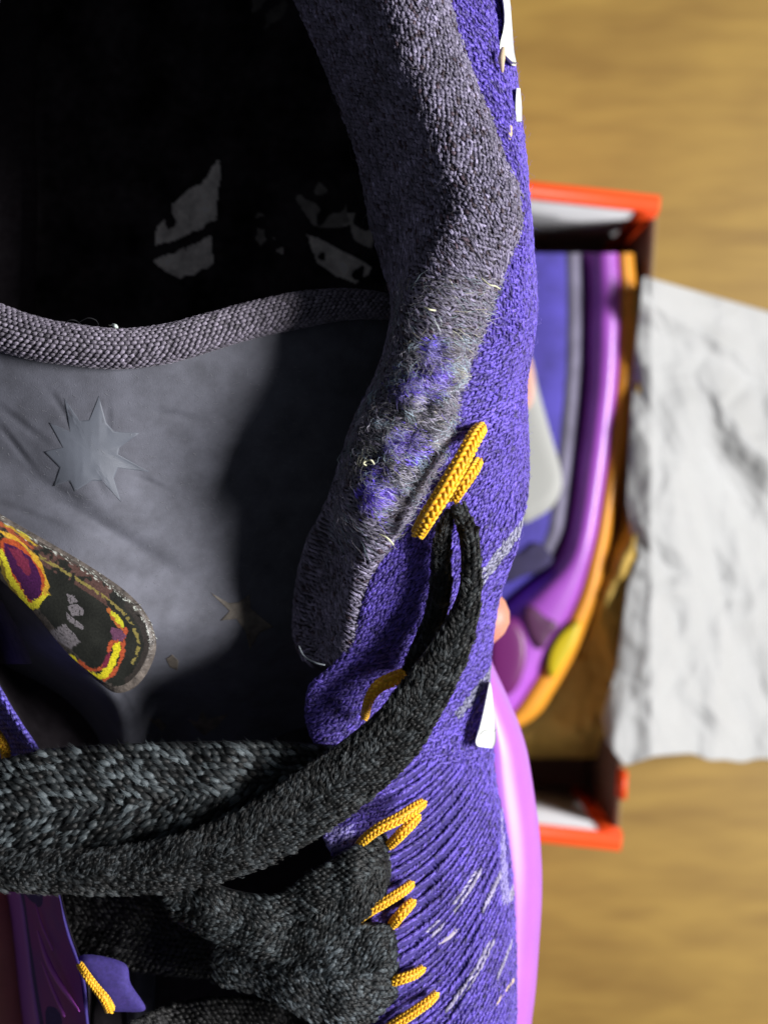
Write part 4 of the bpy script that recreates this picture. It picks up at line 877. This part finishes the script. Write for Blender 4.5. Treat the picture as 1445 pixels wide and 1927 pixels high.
sheet('tissue_paper', [(520, 1210, 1800), (575, 1204, 1800), (640, 1196, 1800), (720, 1190, 1800), (860, 1182, 1800), (945, 1178, 1800), (1000, 1186, 1800), (1045, 1202, 1800), (1100, 1180, 1800), (1160, 1172, 1800), (1250, 1160, 1800), (1300, 1146, 1800), (1350, 1132, 1800), (1395, 1142, 1800), (1428, 1175, 1800)], htis, M_tissue, 300, 220,
      'crumpled white tissue paper spilling out of the shoe box onto the floor', 'tissue paper')

# second shoe lying on its side, sole to the right
s2 = thing('basketball_shoe', 'blurred purple shoe lying on its side in the box, orange sole turned right', 'shoe')
S2 = lambda rows: Sec([(y, [(a, h + 8) for a, h in q]) for y, q in rows])
R2 = [(476, 1090, 1108, 1168, 1192), (540, 1092, 1110, 1172, 1198), (600, 1092, 1110, 1172, 1202), (700, 1090, 1108, 1168, 1200), (780, 1083, 1102, 1160, 1192), (860, 1075, 1092, 1150, 1178), (940, 1066, 1082, 1138, 1162), (1000, 1056, 1072, 1128, 1152), (1060, 1030, 1050, 1114, 1142), (1120, 960, 985, 1098, 1128), (1180, 900, 920, 1072, 1104), (1240, 860, 880, 1040, 1078), (1300, 830, 850, 1004, 1044), (1350, 800, 815, 965, 1008), (1400, 740, 750, 880, 930)]
S2([(y, [(650, -520), (760, -478), (900, -462), (a - 60, -462), (a - 12, -470), (a, -480), (a - 2, -500)]) for y, a, b, c, d in R2]).mesh('knit_upper', M_up2, s2, ny=60, nu=40)
S2([(y, [(a - 26, -466), (a - 12, -464.5), (a, -468), (a + 6, -480)]) for y, a, b, c, d in R2[:9]]).mesh('binding', M_grey2, s2, ny=40, nu=12)
S2([(y, [(b - 22, -486), (b - 4, -474), (b + .3 * (c - b), -462), (b + .75 * (c - b), -461), (c, -468), (c + 4, -480)]) for y, a, b, c, d in R2]).mesh('midsole', M_pink2, s2, ny=60, nu=30)
S2([(y, [(c - 8, -465), (c, -462.5), (.5 * (c + d), -462), (d - 4, -466), (d, -476), (d - 4, -500)]) for y, a, b, c, d in R2]).mesh('outsole', M_out2, s2, ny=60, nu=24)
f2 = lambda hh: (lambda a, b: np.full(np.shape(a), hh + 8))
disc('white_logo', [(960, 640), (996, 668), (1012, 730), (1034, 810), (1054, 880), (1056, 920), (1040, 952), (1010, 974), (975, 980), (950, 900), (945, 760)], f2(-459.0), mat('dull_white', (.42, .43, .41), .6), s2, dome=1.5, rings=5, off=.6, base=-3)
disc('peach_logo_edge', [(975, 660), (996, 672), (1004, 712), (1002, 750), (992, 768), (975, 760)], f2(-456.5), M_peach, s2, dome=.6, rings=4, off=.5, base=-1)
disc('dark_toe_panel', [(975, 1040), (1010, 1020), (1040, 1050), (1020, 1072), (985, 1085), (950, 1095), (930, 1050)], f2(-461), M_up2d, s2, dome=1, rings=5, off=.4, base=-3)
disc('magenta_panel', [(925, 1180), (960, 1160), (985, 1190), (990, 1240), (975, 1290), (950, 1310), (925, 1280)], f2(-459.5), M_mag, s2, dome=1, rings=5, off=.6, base=-3)
disc('maroon_panel', [(985, 1150), (1000, 1140), (1025, 1160), (1050, 1176), (1034, 1200), (1018, 1222), (998, 1200)], f2(-459.5), mat('maroon', (.10, .03, .09), .4), s2, dome=.6, rings=4, off=.6, base=-3)
disc('yellow_panel', [(1050, 1200), (1070, 1180), (1092, 1170), (1082, 1210), (1062, 1245), (1040, 1275), (1030, 1262), (1034, 1230)], f2(-460.0), M_yel2, s2, dome=.8, rings=5, off=.6, base=-3)
